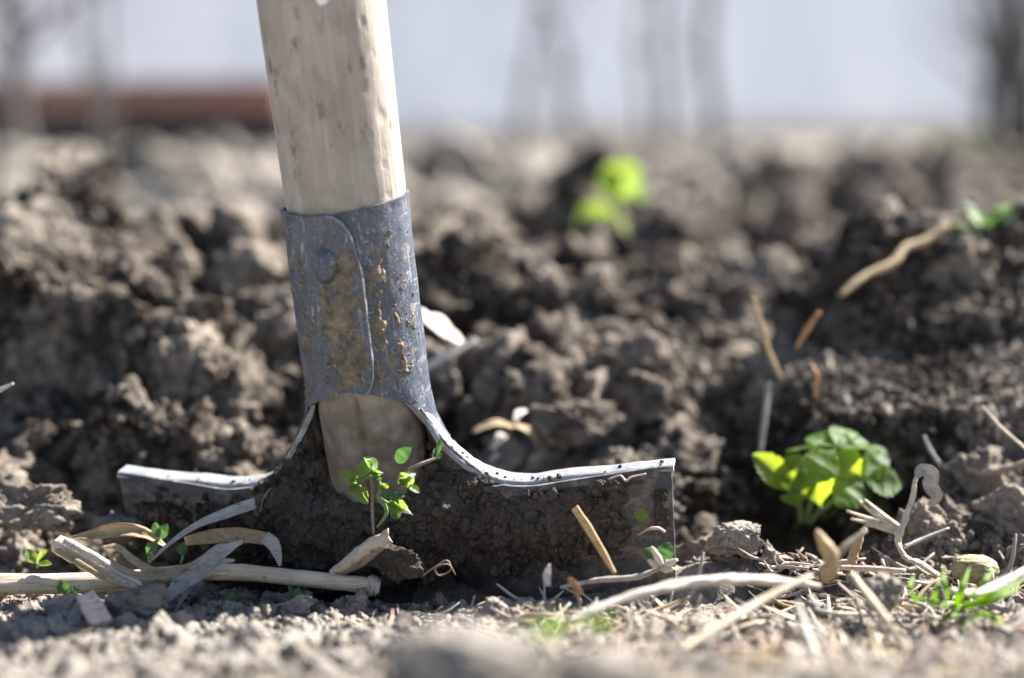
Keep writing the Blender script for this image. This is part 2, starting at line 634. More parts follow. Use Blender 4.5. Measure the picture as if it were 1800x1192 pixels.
def terraces(x, y):
    """the flat ledge of the right mound, the sloping top of the left one and the dug face between them"""
    wob = 0.014 * noise2(x * 38, y * 38, 13) + 0.006 * noise2(x * 110, y * 110, 14)
    t1 = sstep(.105, .135, x + wob) * sstep(.540, .552, y + wob * .5) * (1 - sstep(.59, .65, y + wob))
    t2 = (1 - sstep(-.135, -.112, x + (y - .62) * .5 + wob)) * sstep(.604, .614, y + (x + .2) * .25 + wob) * (1 - sstep(.74, .80, y))
    t3 = sstep(-.16, -.14, x) * (1 - sstep(-.065, -.035, x + wob)) * sstep(.612, .624, y + .8 * wob) * (1 - sstep(.70, .78, y))
    t4 = sstep(.140, .165, x + wob - (y - .6) * .15) * sstep(.598, .612, y + wob * .5) * (1 - sstep(.69, .76, y))
    return t1, t2, t3, t4


def H(x, y):
    x, y = np.broadcast_arrays(np.asarray(x, float), np.asarray(y, float))
    h = np.interp(y, BY, BH)
    for (cx, cy, rx, ry, an, hh) in LUMPS:
        c, s = math.cos(an), math.sin(an)
        dx, dy = (x - cx) * c + (y - cy) * s, -(x - cx) * s + (y - cy) * c
        h = h + hh * np.exp(-(((dx / rx) ** 2 + (dy / ry) ** 2) ** 1.4))
    t1, t2, t3, t4 = terraces(x, y)
    h = h * (1 - t1) + t1 * (.036 + (y - .56) * .26)
    h = h * (1 - t4) + t4 * np.minimum(.066 + (y - .615) * .75, .098 + .25 * np.clip(.66 - y, -1, 0))
    h = h * (1 - t3) + t3 * (.050 + (y - .62) * .12)
    h = h * (1 - t2) + t2 * (.062 + (y - .62) * .16 - np.clip(x + .2, -.05, .2) * .25)
    q = (x - SO[0]) * 0.19 + (y - SO[1]) * 0.98
    dug = sstep(0.0, 0.05, q) * (1 - np.clip(.85 * t1 + .5 * t2 + .3 * t3 + .72 * t4, 0, .9))
    far = sstep(0.7, 1.3, y)
    wx, wy = x + 0.02 * noise2(x * 22, y * 22, 11), y + 0.02 * noise2(x * 22 + 5, y * 22, 12)
    h = h + dug * (1 - 0.4 * far) * (0.030 * clods2(wx / .062, wy / .062, 20) + .020 * clods2(wx / .115 + 7, wy / .115, 21) * sstep(.54, .60, y) - .018)
    h = h + far * (0.045 * clods2(wx / .17 + 3, wy / .17, 23) + 0.035 * clods2(wx / .4, wy / .4 + 2, 25) - 0.026)
    h = h + (0.0015 + 0.0115 * dug) * clods2(wx / .027, wy / .027, 30)
    near = 1 - sstep(0.75, 1.2, y)
    h = h + near * (0.0014 + 0.0030 * dug) * clods2(wx / .011, wy / .011, 40)
    h = h + near * (0.0010 + 0.0010 * dug) * clods2(x / .0048, y / .0048, 50)
    h = h + near * 0.0006 * fbm2(x * 420, y * 420, 2, 60)
    return h + 0.004 * noise2(x * 28, y * 28, 70) * (0.5 + dug) + 0.012 * far * fbm2(x * 5, y * 5, 3, 71)


def ground(u, v):
    """where the line of sight (u, v) first meets the soil"""
    d = sight(u, v)
    Y = np.concatenate([np.linspace(.2, .9, 1400), np.linspace(.9, 7, 1200)])
    P = CC + d * (Y / d[1])[:, None]
    below = np.nonzero(P[:, 2] < H(P[:, 0], P[:, 1]))[0]
    k = below[0] if len(below) else len(Y) - 1
    return P[k]


def axis_lines(fine0, fine1, step, lo, hi, grow):
    mid = np.arange(fine0, fine1, step)
    out, s, p = [], step, mid[-1]
    while p < hi:
        s *= grow
        p += s
        out.append(p)
    out2, s, p = [], step, fine0
    while p > lo:
        s *= grow
        p -= s
        out2.append(p)
    return np.concatenate([out2[::-1], mid, out])


xs = axis_lines(-.26, .28, .0011, -40, 40, 1.05)
ys = axis_lines(.26, .74, .0011, -3, 60, 1.022)
GX, GY = np.meshgrid(xs, ys)
GZ = H(GX, GY)
ground_o = link("soil_ground", mesh_np("soil_ground", np.stack([GX, GY, GZ], -1).reshape(-1, 3), gridF(len(ys), len(xs))), SOIL)
tag(ground_o, "bare dug garden soil with dry crust and moist lumps", None, None, "structure")


# ------------------------------------------------------------------ crumbs: small lumps scattered over the soil
def ico(sub):
    import bmesh
    bm = bmesh.new()
    bmesh.ops.create_icosphere(bm, subdivisions=sub, radius=1.0)
    V = np.array([v.co[:] for v in bm.verts])
    F = np.array([[v.index for v in f.verts] for f in bm.faces])
    bm.free()
    return V, F


ICO = {k: ico(k) for k in (2, 3, 4, 5)}


def lump(sub, seed, rough=0.4, squash=0.75):
    """an aggregate of earth: a knobbly irregular ball"""
    V, F = ICO[sub]
    r = np.random.default_rng(seed)
    off = r.uniform(0, 50, 3)
    V = V.copy()
    for _ in range(7):                       # broken faces
        nrm = r.normal(0, 1, 3)
        nrm /= np.linalg.norm(nrm)
        over = V @ nrm - r.uniform(.45, .8)
        V = V - nrm * (np.clip(over, 0, 9) * .92)[:, None]
    P = V * 1.3 + off
    d = 0.55 * noise3(*(P * 0.9).T, seed) + 0.5 * np.abs(noise3(*(P * 2.1).T, seed + 1)) - 0.12
    if sub >= 3:
        d = d + 0.34 * np.abs(noise3(*(P * 4.6).T, seed + 2)) + 0.2 * noise3(*(P * 9).T, seed + 3)
    if sub >= 4:
        d = d + 0.09 * np.abs(noise3(*(P * 17).T, seed + 4))
    W = V * (1 + rough * 1.6 * d)[:, None] * np.array([1, r.uniform(.7, 1), squash])
    return W, F


PROTO = bpy.data.collections.new("crumb_shapes")


def proto(coll, name, V, F, mat):
    me = mesh_np(name, V, F)
    me.materials.append(mat)
    o = bpy.data.objects.new(name, me)
    coll.objects.link(o)
    return o


def scatter(name, coll, P, S, Rr, I, label, parent=None):
    """points that each carry one small shape (what nobody could count)"""
    me = bpy.data.meshes.new(name)
    me.vertices.add(len(P))
    me.vertices.foreach_set("co", np.asarray(P, np.float32).ravel())
    for nm, ty, arr, key in (("scl", 'FLOAT', S, "value"), ("rot", 'FLOAT_VECTOR', Rr, "vector"), ("pick", 'INT', I, "value")):
        at_ = me.attributes.new(nm, ty, 'POINT')
        at_.data.foreach_set(key, np.asarray(arr, np.int32 if ty == 'INT' else np.float32).ravel())
    o = link(name, me, None, parent)
    ng = bpy.data.node_groups.new(name, 'GeometryNodeTree')
    ng.interface.new_socket("Geometry", in_out='INPUT', socket_type='NodeSocketGeometry')
    ng.interface.new_socket("Geometry", in_out='OUTPUT', socket_type='NodeSocketGeometry')
    gi, go = ng.nodes.new("NodeGroupInput"), ng.nodes.new("NodeGroupOutput")
    ip = ng.nodes.new("GeometryNodeInstanceOnPoints")
    ci = ng.nodes.new("GeometryNodeCollectionInfo")
    ci.inputs["Collection"].default_value = coll
    ci.inputs["Separate Children"].default_value = True
    ci.inputs["Reset Children"].default_value = True
    at3 = {}
    for nm, ty in (("scl", 'FLOAT'), ("rot", 'FLOAT_VECTOR'), ("pick", 'INT')):
        a = ng.nodes.new("GeometryNodeInputNamedAttribute")
        a.data_type = ty
        a.inputs["Name"].default_value = nm
        at3[nm] = a.outputs["Attribute"]
    er = ng.nodes.new("FunctionNodeEulerToRotation")
    L = ng.links.new
    L(at3["rot"], er.inputs[0])
    L(gi.outputs[0], ip.inputs["Points"])
    L(ci.outputs[0], ip.inputs["Instance"])
    ip.inputs["Pick Instance"].default_value = True
    L(at3["pick"], ip.inputs["Instance Index"])
    L(er.outputs[0], ip.inputs["Rotation"])
    L(at3["scl"], ip.inputs["Scale"])
    L(ip.outputs[0], go.inputs[0])
    md = o.modifiers.new("scatter", 'NODES')
    md.node_group = ng
    tag(o, label, None, None, "stuff")
    return o


NB = 14
for k in range(NB):
    proto(PROTO, "crumb_shape_%02d" % k, *lump(4 if k < 7 else 3, 100 + k, 0.42, 0.8), SOIL)


def sow(n, x0, x1, y0, y1, s0, s1, power, big, sink=0.25, bias=None):
    y = RNG.uniform(y0, y1, n)
    x = RNG.uniform(x0, x1, n) * (y / y1 if y1 > 0.8 else 1)
    keep = np.ones(n, bool)
    if bias is not None:
        keep = noise2(x * bias, y * bias, 81) + RNG.uniform(-.7, .7, n) > 0
    q = (x - SO[0]) * 0.19 + (y - SO[1]) * 0.98
    keep &= ~((np.abs(q + 0.004) < 0.020) & (np.abs(x - .0) < .085) & (y < .56))
    if big and s1 < .023:
        keep &= terraces(x, y)[0] < .35
    x, y = x[keep], y[keep]
    s = s0 * (s1 / s0) ** (RNG.uniform(0, 1, len(x)) ** power)
    z = H(x, y) + s * RNG.uniform(-sink, 0.55, len(x))
    return np.stack([x, y, z], 1), s, RNG.uniform(0, 6.28, (len(x), 3)), RNG.integers(0, 7, len(x)) if big else RNG.integers(7, NB, len(x))


sets = [
    sow(26000, -.20, .21, .26, .50, .0007, .0028, 1.6, False),
    sow(80000, -.24, .27, .47, .74, .0009, .0036, 1.7, False),
    sow(30000, -.8, .8, .70, 1.5, .002, .007, 1.7, False),
    sow(3200, -.20, .21, .27, .50, .0020, .0055, 2.0, True, bias=40),
    sow(3600, -.24, .28, .48, .78, .0030, .0120, 1.8, True, bias=30),
    sow(420, -.24, .28, .56, .85, .009, .020, 1.3, True, bias=18),
    sow(4200, -.80, .80, .72, 1.9, .005, .026, 1.7, True, bias=9),
    sow(9000, -3.0, 3.0, 1.5, 6.0, .014, .06, 1.5, True, bias=4),
]
cat4 = [np.concatenate([s[i] for s in sets]) for i in range(4)]
scatter("soil_crumbs", PROTO, *cat4, "loose crumbs and clods of earth strewn over the garden soil")

# ------------------------------------------------------------------ house wall and plinth far behind


def block(name, x0, x1, y0, y1, z0, z1, mat, parent=None, bevel=0.01):
    V = np.array([[x, y, z] for z in (z0, z1) for y in (y0, y1) for x in (x0, x1)])
    F = np.array([[0, 2, 3, 1], [4, 5, 7, 6], [0, 1, 5, 4], [2, 6, 7, 3], [0, 4, 6, 2], [1, 3, 7, 5]])
    o0 = np.array(parent.location) if parent is not None else np.array([(x0 + x1) / 2, (y0 + y1) / 2, z0])
    o = link(name, mesh_np(name, V - o0, F, False), mat, parent)
    if parent is None:
        o.location = o0
    b = o.modifiers.new("bevel", 'BEVEL')
    b.width = bevel
    return o


def mat_wall():
    t = NT("white_render")
    o = t.coord("Object")
    a = t.noise(t.coord("Object", (1, 1, 0.25)), 3.5, 5, 0.6)
    c = t.mix(t.ramp(a, (0.35, 0), (0.7, 1)), (0.66, 0.69, 0.74), (0.50, 0.53, 0.60))
    sep = t.n("ShaderNodeSeparateXYZ")
    t.t.links.new(o, sep.inputs[0])
    mr = t.n("ShaderNodeMapRange")
    t.set(mr.inputs[0], t.math('ADD', sep.outputs[2], t.math('MULTIPLY', t.noise(o, 5, 4), 0.2)))
    mr.inputs[1].default_value, mr.inputs[2].default_value = 0.56, 0.42
    c = t.mix(t.math('MULTIPLY', t.ramp(t.noise(t.coord('Object', (0.02, 1, 1)), 14, 2), (.45, 0), (.6, 1)), 0.25), c, (.52, .53, .55))
    c = t.mix(t.math('MULTIPLY', mr.outputs[0], 0.9), c, (0.30, 0.25, 0.20))   # splashed earth at its foot
    return t.done(t.bsdf(c, 0.85, 0, t.bump(t.noise(o, 60, 4), 0.003, 0.5), 0.2))


def mat_brick():
    t = NT("old_brick")
    o = t.coord("Object")
    sw = t.n("ShaderNodeMapping")
    t.t.links.new(o, sw.inputs[0])
    sw.inputs["Rotation"].default_value = (math.pi / 2, 0, 0)
    b = t.n("ShaderNodeTexBrick")
    t.set(b.inputs["Vector"], sw.outputs[0])
    b.inputs["Color1"].default_value = (0.36, 0.155, 0.105, 1)
    b.inputs["Color2"].default_value = (0.27, 0.12, 0.09, 1)
    b.inputs["Mortar"].default_value = (0.24, 0.2, 0.17, 1)
    b.inputs["Scale"].default_value = 1.0
    b.inputs["Brick Width"].default_value = 0.25
    b.inputs["Row Height"].default_value = 0.075
    b.inputs["Mortar Size"].default_value = 0.008
    return t.done(t.bsdf(b.outputs[0], 0.9, 0, t.bump(t.noise(o, 90, 4), 0.003), 0.2))


WALL = mat_wall()
WALL_TURN = math.radians(37.2)      # the house stands at an angle, sun just grazing its front
DARK_STRIP = mat_plain("dark_strip", (0.035, 0.03, 0.03), (0.06, 0.05, 0.046), 30)
w_o = block("house_wall", -6, 16, 0, 0.3, -0.3, 3.0, WALL)
w_o.location = (-2.52 + 5 * math.cos(WALL_TURN), 7.0 + 5 * math.sin(WALL_TURN), -0.3)
w_o.rotation_euler = (0, 0, WALL_TURN)
tag(w_o, "pale whitewashed house wall in shade behind the garden bed", "wall")
bw = empty("brick_wall", (-2.7, 6.3, 0.02), "low red brown brick wall at the foot of the pale house wall, left of the shaft", "wall")
block("brick_course", -3.7, -0.68, 6.19, 6.41, 0.15, 0.285, mat_brick(), bw)
block("dark_base", -3.72, -0.66, 6.155, 6.43, -0.2, 0.15, DARK_STRIP, bw)  # near-black strip below the brick course
bw.rotation_euler = (0, 0, math.radians(-22))

BARK = mat_plain("shrub_bark", (0.07, 0.062, 0.058), (0.13, 0.115, 0.105), 60)
BARK_PALE = mat_plain("pale_shrub_bark", (0.22, 0.20, 0.19), (0.32, 0.30, 0.28), 60)


def bare_shrub(name, label, stems, Y, mat, seed):
    """stems: list of (u_bottom, u_top, radius); rises past the top of the picture"""
    g = at(stems[0][0], 262, Y)
    root = empty(name, (g[0], Y, float(H(g[0], Y)) - .02), label, "shrub", "bare shrubs along the house wall")
    r = np.random.default_rng(seed)
    for (ub, ut, rad) in stems:
        Ys = Y + r.uniform(-.12, .12)
        b = at(ub, 262, Ys)
        b[2] = float(H(b[0], Ys)) - .02
        tp = at(ut, -10, Ys)
        dirv = (tp - b)
        P = [b, b + dirv * .35 + r.normal(0, .015, 3), b + dirv * .75 + r.normal(0, .02, 3), b + dirv * 1.4 + r.normal(0, .04, 3), b + dirv * 2.1 + r.normal(0, .08, 3)]
        s = tube_ob("stem", P, [rad, rad * .85, rad * .7, rad * .5, rad * .2], mat, root, n=30, m=8, rough=.12, seed=seed)
        C = catmull(P, 30)
        for k in range(7):
            i = r.integers(4, 26)
            q = r.normal(0, 1, 3) * np.array([1, .7, .3]) + np.array([0, 0, .9])
            q *= r.uniform(.18, .45) / np.linalg.norm(q)
            tw = [C[i], C[i] + q * .5 + r.normal(0, .012, 3), C[i] + q]
            V, F = merge_tri([tube(tw, [rad * .35, rad * .22, rad * .08], n=8, m=5)])
            link("twig", mesh_np("twig", V - np.array(root.location), F), mat, s)
    return root


bare_shrub("bare_shrub", "dark thick stemmed bare shrub at the far left edge in front of the brick wall", [(48, 28, .050), (35, 10, .03)], 4.9, BARK, 3)
bare_shrub("bare_shrub", "thin greyish bare shrub before the brick wall, between dark shrub and spade shaft", [(172, 160, .022), (185, 205, .016)], 5.2, BARK, 4)
bare_shrub("bare_shrub", "leaning two stemmed bare shrub before the white wall, nearest right of the spade shaft", [(1035, 950, .024), (900, 955, .02)], 5.9, BARK, 5)
bare_shrub("bare_shrub", "slim upright bare shrub at the middle of the white wall", [(1165, 1150, .022), (1130, 1128, .016)], 5.9, BARK, 6)
bare_shrub("bare_shrub", "dark single stemmed bare shrub right of the middle of the white wall", [(1258, 1240, .034)], 5.7, BARK, 7)
bare_shrub("bare_shrub", "dense dark many stemmed bush at the far right edge by the wall", [(1770, 1800, .02), (1745, 1720, .016), (1810, 1770, .022), (1790, 1840, .02), (1730, 1760, .014), (1830, 1815, .02), (1760, 1740, .012), (1800, 1700, .016), (1780, 1785, .02), (1815, 1800, .018)], 4.6, BARK, 8)

# ------------------------------------------------------------------ the spade
M = Matrix(((SR[0], SB[0], SA[0], SO[0]), (SR[1], SB[1], SA[1], SO[1]), (SR[2], SB[2], SA[2], SO[2]), (0, 0, 0, 1)))
spade = bpy.data.objects.new("garden_spade", None)
spade.empty_display_size = 0.05
spade.matrix_world = M
COL.objects.link(spade)
tag(spade, "muddy steel garden spade with weathered wooden shaft thrust into the soil", "spade")
mm = 0.001

# wooden shaft
zs = np.concatenate([np.linspace(-14, 170, 230), np.linspace(176, 1080, 60)])
an = np.linspace(0, 2 * np.pi, 120, endpoint=False)
Z, A = np.meshgrid(zs, an, indexing='ij')
R = np.interp(Z, [-14, -6, 25, 100, 165, 400, 1080], [16.8, 17.0, 18.2, 20.0, 20.2, 19.5, 17.5])
R = R + 0.10 * noise2(np.cos(A) * 3 + 4, Z / 40 + np.sin(A) * 3, 5) + 0.10 * fbm2(A * 20 / np.pi * 1.0, Z / 12, 2, 8) * (np.abs(np.sin(A / 2)))
front = np.arctan2(np.sin(A - (-np.pi / 2)), np.cos(A - (-np.pi / 2)))       # 0 faces the camera
crackc = 0.10 - 0.0016 * Z + 0.03 * noise2(Z / 6, 0 * Z, 9)
crack = np.exp(-((front - crackc) / 0.034) ** 2) * sstep(46, 30, Z)
R = R - 2.6 * crack
chip = np.clip(noise2(A * 9, Z / 5, 31) - .62, 0, 1) * 1.2
R = R - chip
V = np.stack([R * np.cos(A), R * np.sin(A), Z], -1).reshape(-1, 3) * mm
k = len(zs) * len(an)
F = gridF(len(zs), len(an), True)[:, ::-1]
me = mesh_np("shaft", np.vstack([V]), F)
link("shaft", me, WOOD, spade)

# socket wrapped round the shaft, the left flap lapping over the right one
PH0, PH1 = math.radians(23.5), math.radians(-372)
nphi, nz = 240, 110
ph = np.linspace(PH0, PH1, nphi)
lap = (PH0 - ph)
Rin = 22.6 - 2.0 * sstep(0.35, 2.6, lap)
dgf = np.degrees(ph)
wrapped = (dgf + 180) % 360 - 180
wrapped[lap < 1] = dgf[lap < 1]
aw = np.abs(wrapped)
zb = np.interp(aw, [0, 12, 37, 58, 72, 90, 120, 180], [37.6, 37.0, 33.5, 29.5, 23.0, 9, 2, -20])
zt = np.interp(wrapped, [-180, -90, -40, 0, 40, 90, 180], [97.5, 96.8, 97.2, 96.6, 97.8, 98.6, 97.5])
e = np.clip(lap / math.radians(23), 0, 1)                     # rounded corners of the upper flap
rnd = np.sqrt(np.clip(1 - (1 - e) ** 2, 0, 1))
zt = zt - 19.5 * (1 - rnd) * (lap < 1)
e2 = np.clip(lap / math.radians(13), 0, 1)
zb = zb + 12 * (1 - np.sqrt(np.clip(1 - (1 - e2) ** 2, 0, 1))) * (lap < 1)
zt = zt + 0.25 * noise2(ph * 6, 0 * ph, 4)
zb = zb + 0.30 * noise2(ph * 8, 0 * ph, 6)
tt = np.linspace(0, 1, nz)
Zc = zb[:, None] + (zt - zb)[:, None] * tt[None]
dent = 0.18 * noise2(ph[:, None] * 4, Zc / 16, 15) + 0.07 * noise2(ph[:, None] * 15, Zc / 5, 16)
flare = np.interp(Zc, [4, 9, 15, 22, 30, 36], [13, 9.3, 5.2, 2.0, .5, 0]) * np.exp(-((aw[:, None] - 80) / 26.0) ** 4)
lift = 1.3 * (1 - sstep(0, .3, lap))[:, None]
Rc = Rin[:, None] + lift + flare + dent + 0.35 * sstep(0.96, 1, tt)[None] - 0.8 * sstep(40, 20, Zc) * 0
rows = []
for dR in (0.0, -1.3):
    RR = Rc + dR
    rows.append(np.stack([RR * np.sin(ph)[:, None], -RR * np.cos(ph)[:, None], Zc], -1))
outer, inner = rows
nV = nphi * nz
V = np.concatenate([outer.reshape(-1, 3), inner.reshape(-1, 3)]) * mm
Fo = gridF(nphi, nz)
idx = np.arange(nV).reshape(nphi, nz)
rim = []
for a_, b_ in ((idx[:-1, 0], idx[1:, 0]), (idx[1:, -1], idx[:-1, -1]), (idx[0, 1:], idx[0, :-1]), (idx[-1, :-1], idx[-1, 1:])):
    rim.append(np.stack([a_, b_, b_ + nV, a_ + nV], 1))
socket = link("socket", mesh_np("socket", V, np.vstack([Fo, Fo[:, ::-1] + nV] + rim)), STEEL, spade)
es = socket.modifiers.new("edges", 'EDGE_SPLIT')
es.split_angle = math.radians(50)

# worn bright edge of the lapping flap
ed = outer[0].copy()
ed = np.vstack([outer[18:0:-3, -1], outer[0, ::-6], outer[1:12:3, 0]])
Ve, Fe = merge_tri([tube(ed * mm, [.00028], n=90, m=8, rough=.6)])
link("flap_edge", mesh_np("flap_edge", Ve, Fe), STEEL_WORN, socket)

# edge curve of the steel sheet: from the socket's mouth round the shoulder and out along the top of the blade
NR = np.array([(17.6, -11.2, 31.2), (19.9, -9.2, 26.8), (22.6, -9, 22.2), (26.4, -9, 15.6), (31.4, -7.2, 9.2), (37.4, -5.2, 3.2),
               (44.8, -4.2, -.3), (55, -4, -1.2), (68, -4, .2), (86, -4, 2.0), (102.5, -4, 3.9)])
NC = catmull(NR, 120)


def edge_z(X):
    return np.interp(np.abs(X), NC[:, 0], NC[:, 2])


def wing(X, sgn):
    """the left wing is worn a little shorter than the right one"""
    return X - (6.0 * np.clip((X - 50) / 52.0, 0, 2) if sgn < 0 else 0)


# blade: trough behind the shaft, flat wings
NA, NHm = 16, 46
zr = np.concatenate([np.linspace(-128, -44, 16), np.linspace(-42, -3, 34)])


def half_section(z, E, Tn):
    A_ = np.interp(z, [-128, -60, -40, 0, 27], [.1, .6, .95, 1.35, 1.75])
    r_ = np.interp(z, [-128, -60, -30, 30], [60, 30, 20, 19.6])
    th = np.linspace(0, A_, NA)
    P = np.stack([r_ * np.sin(th), r_ * np.cos(th) - (r_ - 19.6)], 1)
    P0, T0 = P[-1], np.array([math.cos(A_), -math.sin(A_)])
    kk = np.linalg.norm(E - P0)
    s = np.linspace(0, 1, NHm)[1:, None] ** (1.35 if kk > 50 else 1)
    h00, h10, h01, h11 = 2 * s**3 - 3 * s**2 + 1, s**3 - 2 * s**2 + s, -2 * s**3 + 3 * s**2, s**3 - s**2
    Q = h00 * P0 + h10 * T0 * kk * .9 + h01 * E + h11 * Tn * kk
    return np.vstack([P, Q])


def wing_w(z):
    return np.interp(z, [-128, -110, -80, -40, 0], [60, 84, 95, 101, 102])


rowsP = []
for z in zr:
    h = half_section(z, np.array([wing_w(z), -4.0]), np.array([1.0, 0.0]))
    full = np.vstack([h[:0:-1] * np.array([-1, 1]), h])
    rowsP.append(np.column_stack([full, np.full(len(full), z)]))
last = rowsP[-1].copy()
top = last.copy()
X = np.abs(top[:, 0])
top[:, 2] = np.where(X > 44, edge_z(X), -1.0)
rowsP.append(top)
BV = np.array(rowsP)
BV[..., 0] = np.where(BV[..., 0] < -50, -wing(-BV[..., 0], -1), BV[..., 0])
m_ = BV.shape[1]
blade = link("blade", mesh_np("blade", BV.reshape(-1, 3) * mm, gridF(len(rowsP), m_)), STEEL_MUDDY, spade)
so = blade.modifiers.new("thickness", 'SOLIDIFY')
so.thickness = 1.6 * mm
so.offset = 0
# shoulders: where the sheet opens from the socket to the wings
for sgn in (-1, 1):
    rws = []
    for z in np.linspace(-2, 27, 40):
        i = np.argmin(np.abs(NC[:70, 2] - z) + (NC[:70, 0] > 47) * 100)
        Tn = NC[min(i + 1, 119)] - NC[max(i - 1, 0)]
        mixv = sstep(0, 14, z)
        tn = np.array([1.0, 0]) * (1 - mixv) + np.array([.35, -.93]) * mixv
        h = half_section(z, NC[i, :2], tn)
        rws.append(np.column_stack([h[:, 0] * sgn, h[:, 1], np.full(len(h), z)]))
    SV = np.array(rws)
    sh = link("shoulder", mesh_np("shoulder", SV.reshape(-1, 3) * mm, gridF(40, SV.shape[1])), STEEL_MUDDY, blade)
    so = sh.modifiers.new("thickness", 'SOLIDIFY')
    so.thickness = 1.4 * mm
    so.offset = 0
    # tread: the folded lip along shoulder and blade top
    prof = np.array([(1., .8)]) * np.array([(-.9, -2.4), (-1.15, -1.2), (-.7, -.25), (.3, .15), (1.2, .25), (3, .2), (6, .1), (8.6, 0), (9.2, -.5), (9.1, -1.3), (8.3, -1.5), (4, -1.4), (1.2, -1.5), (.6, -2.4)])
    n_ = len(NC)
    T2 = np.gradient(NC[:, [0, 2]], axis=0)
    T2 /= np.linalg.norm(T2, axis=1)[:, None]
    NN = np.stack([-T2[:, 1], T2[:, 0]], 1)
    s_ = np.linspace(0, 1, n_)
    wsc = np.interp(s_, [0, .12, .3, 1], [.35, .45, .8, .82])
    wob = 0.45 * noise2(s_ * 9 + sgn * 4, 0 * s_, 77) + .12 * noise2(s_ * 40, 0 * s_ + sgn, 78)
    tv = []
    for i in range(n_):
        y_ = NC[i, 1] + prof[:, 0] * wsc[i]
        up = prof[:, 1] + wob[i]
        endc = 0.25 if i > n_ - 2 else 0
        tv.append(np.stack([sgn * (wing(NC[i, 0], sgn) + NN[i, 0] * up), y_, NC[i, 2] + NN[i, 1] * up], 1))
    tv = np.array(tv)
    Vt = tv.reshape(-1, 3)
    kp = len(prof)
    Ft = gridF(n_, kp, True)
    if sgn > 0:
        Ft = Ft[:, ::-1]
    c_ = (n_ - 1) * kp
    capq = np.array([[c_ + 13, c_ + 12, c_ + 1, c_ + 0], [c_ + 12, c_ + 3, c_ + 2, c_ + 1], [c_ + 12, c_ + 11, c_ + 4, c_ + 3], [c_ + 11, c_ + 6, c_ + 5, c_ + 4], [c_ + 11, c_ + 10, c_ + 7, c_ + 6], [c_ + 10, c_ + 9, c_ + 8, c_ + 7]])
    tr = link("tread", mesh_np("tread", Vt * mm, np.vstack([Ft, capq])), STEEL_WORN, blade)
    es = tr.modifiers.new("edges", 'EDGE_SPLIT')
    es.split_angle = math.radians(55)

# bolt head under the flap's mud
V, F = ICO[4]
W = V * np.array([4.4, 3.6, 6.0]) * (1 + 0.05 * noise3(*(V * 2 + 3).T, 5))[:, None]
link("rivet", mesh_np("rivet", (W + np.array([-2.0, -21.8, 80.5])) * mm, F), STEEL, spade)


def shell(name, X, Y, Zc, nx, ny, nz_, T, mat, parent, thr=0.05):
    """a crust of thickness T (mm) grown off a gridded surface; bare where T is thin"""
    n1, n2 = T.shape
    P = np.stack([X + nx * T, Y + ny * T, Zc + nz_ * T], -1).reshape(-1, 3)
    Fq = gridF(n1, n2)
    keep = (T.ravel()[Fq] > thr).any(1)
    Fq = Fq[keep]
    used, inv = np.unique(Fq, return_inverse=True)
    return link(name, mesh_np(name, P[used] * mm, inv.reshape(-1, 4)), mat, parent), P


# dried mud on the socket
COLMUD = mat_plain("dried_mud", (0.26, 0.21, 0.155), (0.085, 0.066, 0.05), 260, 0.95, 0.0012)
ph2 = np.radians(np.linspace(-80, 84, 300))
z2 = np.linspace(25, 97, 240)
PH, ZZ = np.meshgrid(ph2, z2, indexing='ij')
dg = np.degrees(PH)
base_R = np.where(dg < 23.2, np.interp(23.5 - dg, [0, 20, 149], [23.6, 22.75, 20.9]), 20.65)


def blob(c, z, rc, rz):
    return np.exp(-(((dg - c) / rc) ** 2 + ((ZZ - z) / rz) ** 2))


mk = 1.25 * blob(2, 64, 17, 16) + .9 * blob(8, 80, 11, 7) + .7 * blob(-8, 52, 12, 9) + .75 * blob(14, 50, 9, 8) + .9 * blob(36, 60, 9, 15) + .5 * blob(38, 78, 10, 10)
mk += .9 * blob(62, 32, 7, 5) + .7 * blob(30, 40, 5, 3.5) + .6 * blob(-4, 42, 6, 6) + .5 * blob(52, 66, 3, 12) + .4 * blob(55, 48, 4, 12) + .38 * blob(-35, 65, 12, 25)
nzv = fbm2(dg / 9, ZZ / 4.2, 5, 90, .65) * .6 + clods2(dg / 8, ZZ / 3, 91) * .45
T = np.clip((mk * 1.3 + nzv * 1.2 - 1.2) * 1.0, -1, 1.9)
T = np.where(T > 0, T + 0.3 * clods2(dg / 3, ZZ / 1.2, 93) + .35 * clods2(dg / 5.5, ZZ / 2.1, 94) * np.clip(T, 0, 1), T)
T = np.where((np.abs(dg - 23.3) < 1.2), np.minimum(T, -.2), T)
lowlim = np.interp(np.abs(dg), [0, 12, 37, 58, 72, 90], [38.2, 37.8, 34.5, 30.8, 26.0, 20])
T = np.where(ZZ < lowlim + .6, -.5, T)
shell("socket_mud", base_R * np.sin(PH), -base_R * np.cos(PH), ZZ, np.sin(PH), -np.cos(PH), 0 * PH, T, COLMUD, spade)

# mud packed on the blade's face
gx = np.linspace(-92, 100, 510)
tz = np.linspace(0, 1, 170)
MX, MT = np.meshgrid(gx, tz, indexing='ij')
ztop = np.where(np.abs(MX) > 44, edge_z(MX) - 2.2, edge_z(MX) - 1.2)
ztop = np.minimum(ztop, np.where(MX < 0, 21, 14))
ztop = np.where(np.abs(MX) < 20, np.interp(MX, [-20, -13, -5, 0, 6, 13, 20], [14, 6, 4, -2, -1, -5, 10]) + 2.5 * noise2(MX / 3, 0 * MX, 120), ztop)
zlow = -48.0
MZ = ztop + (zlow - ztop) * MT


def g2(cx, cz, rx, rz):
    return np.exp(-(((MX - cx) / rx) ** 2 + ((MZ - cz) / rz) ** 2))


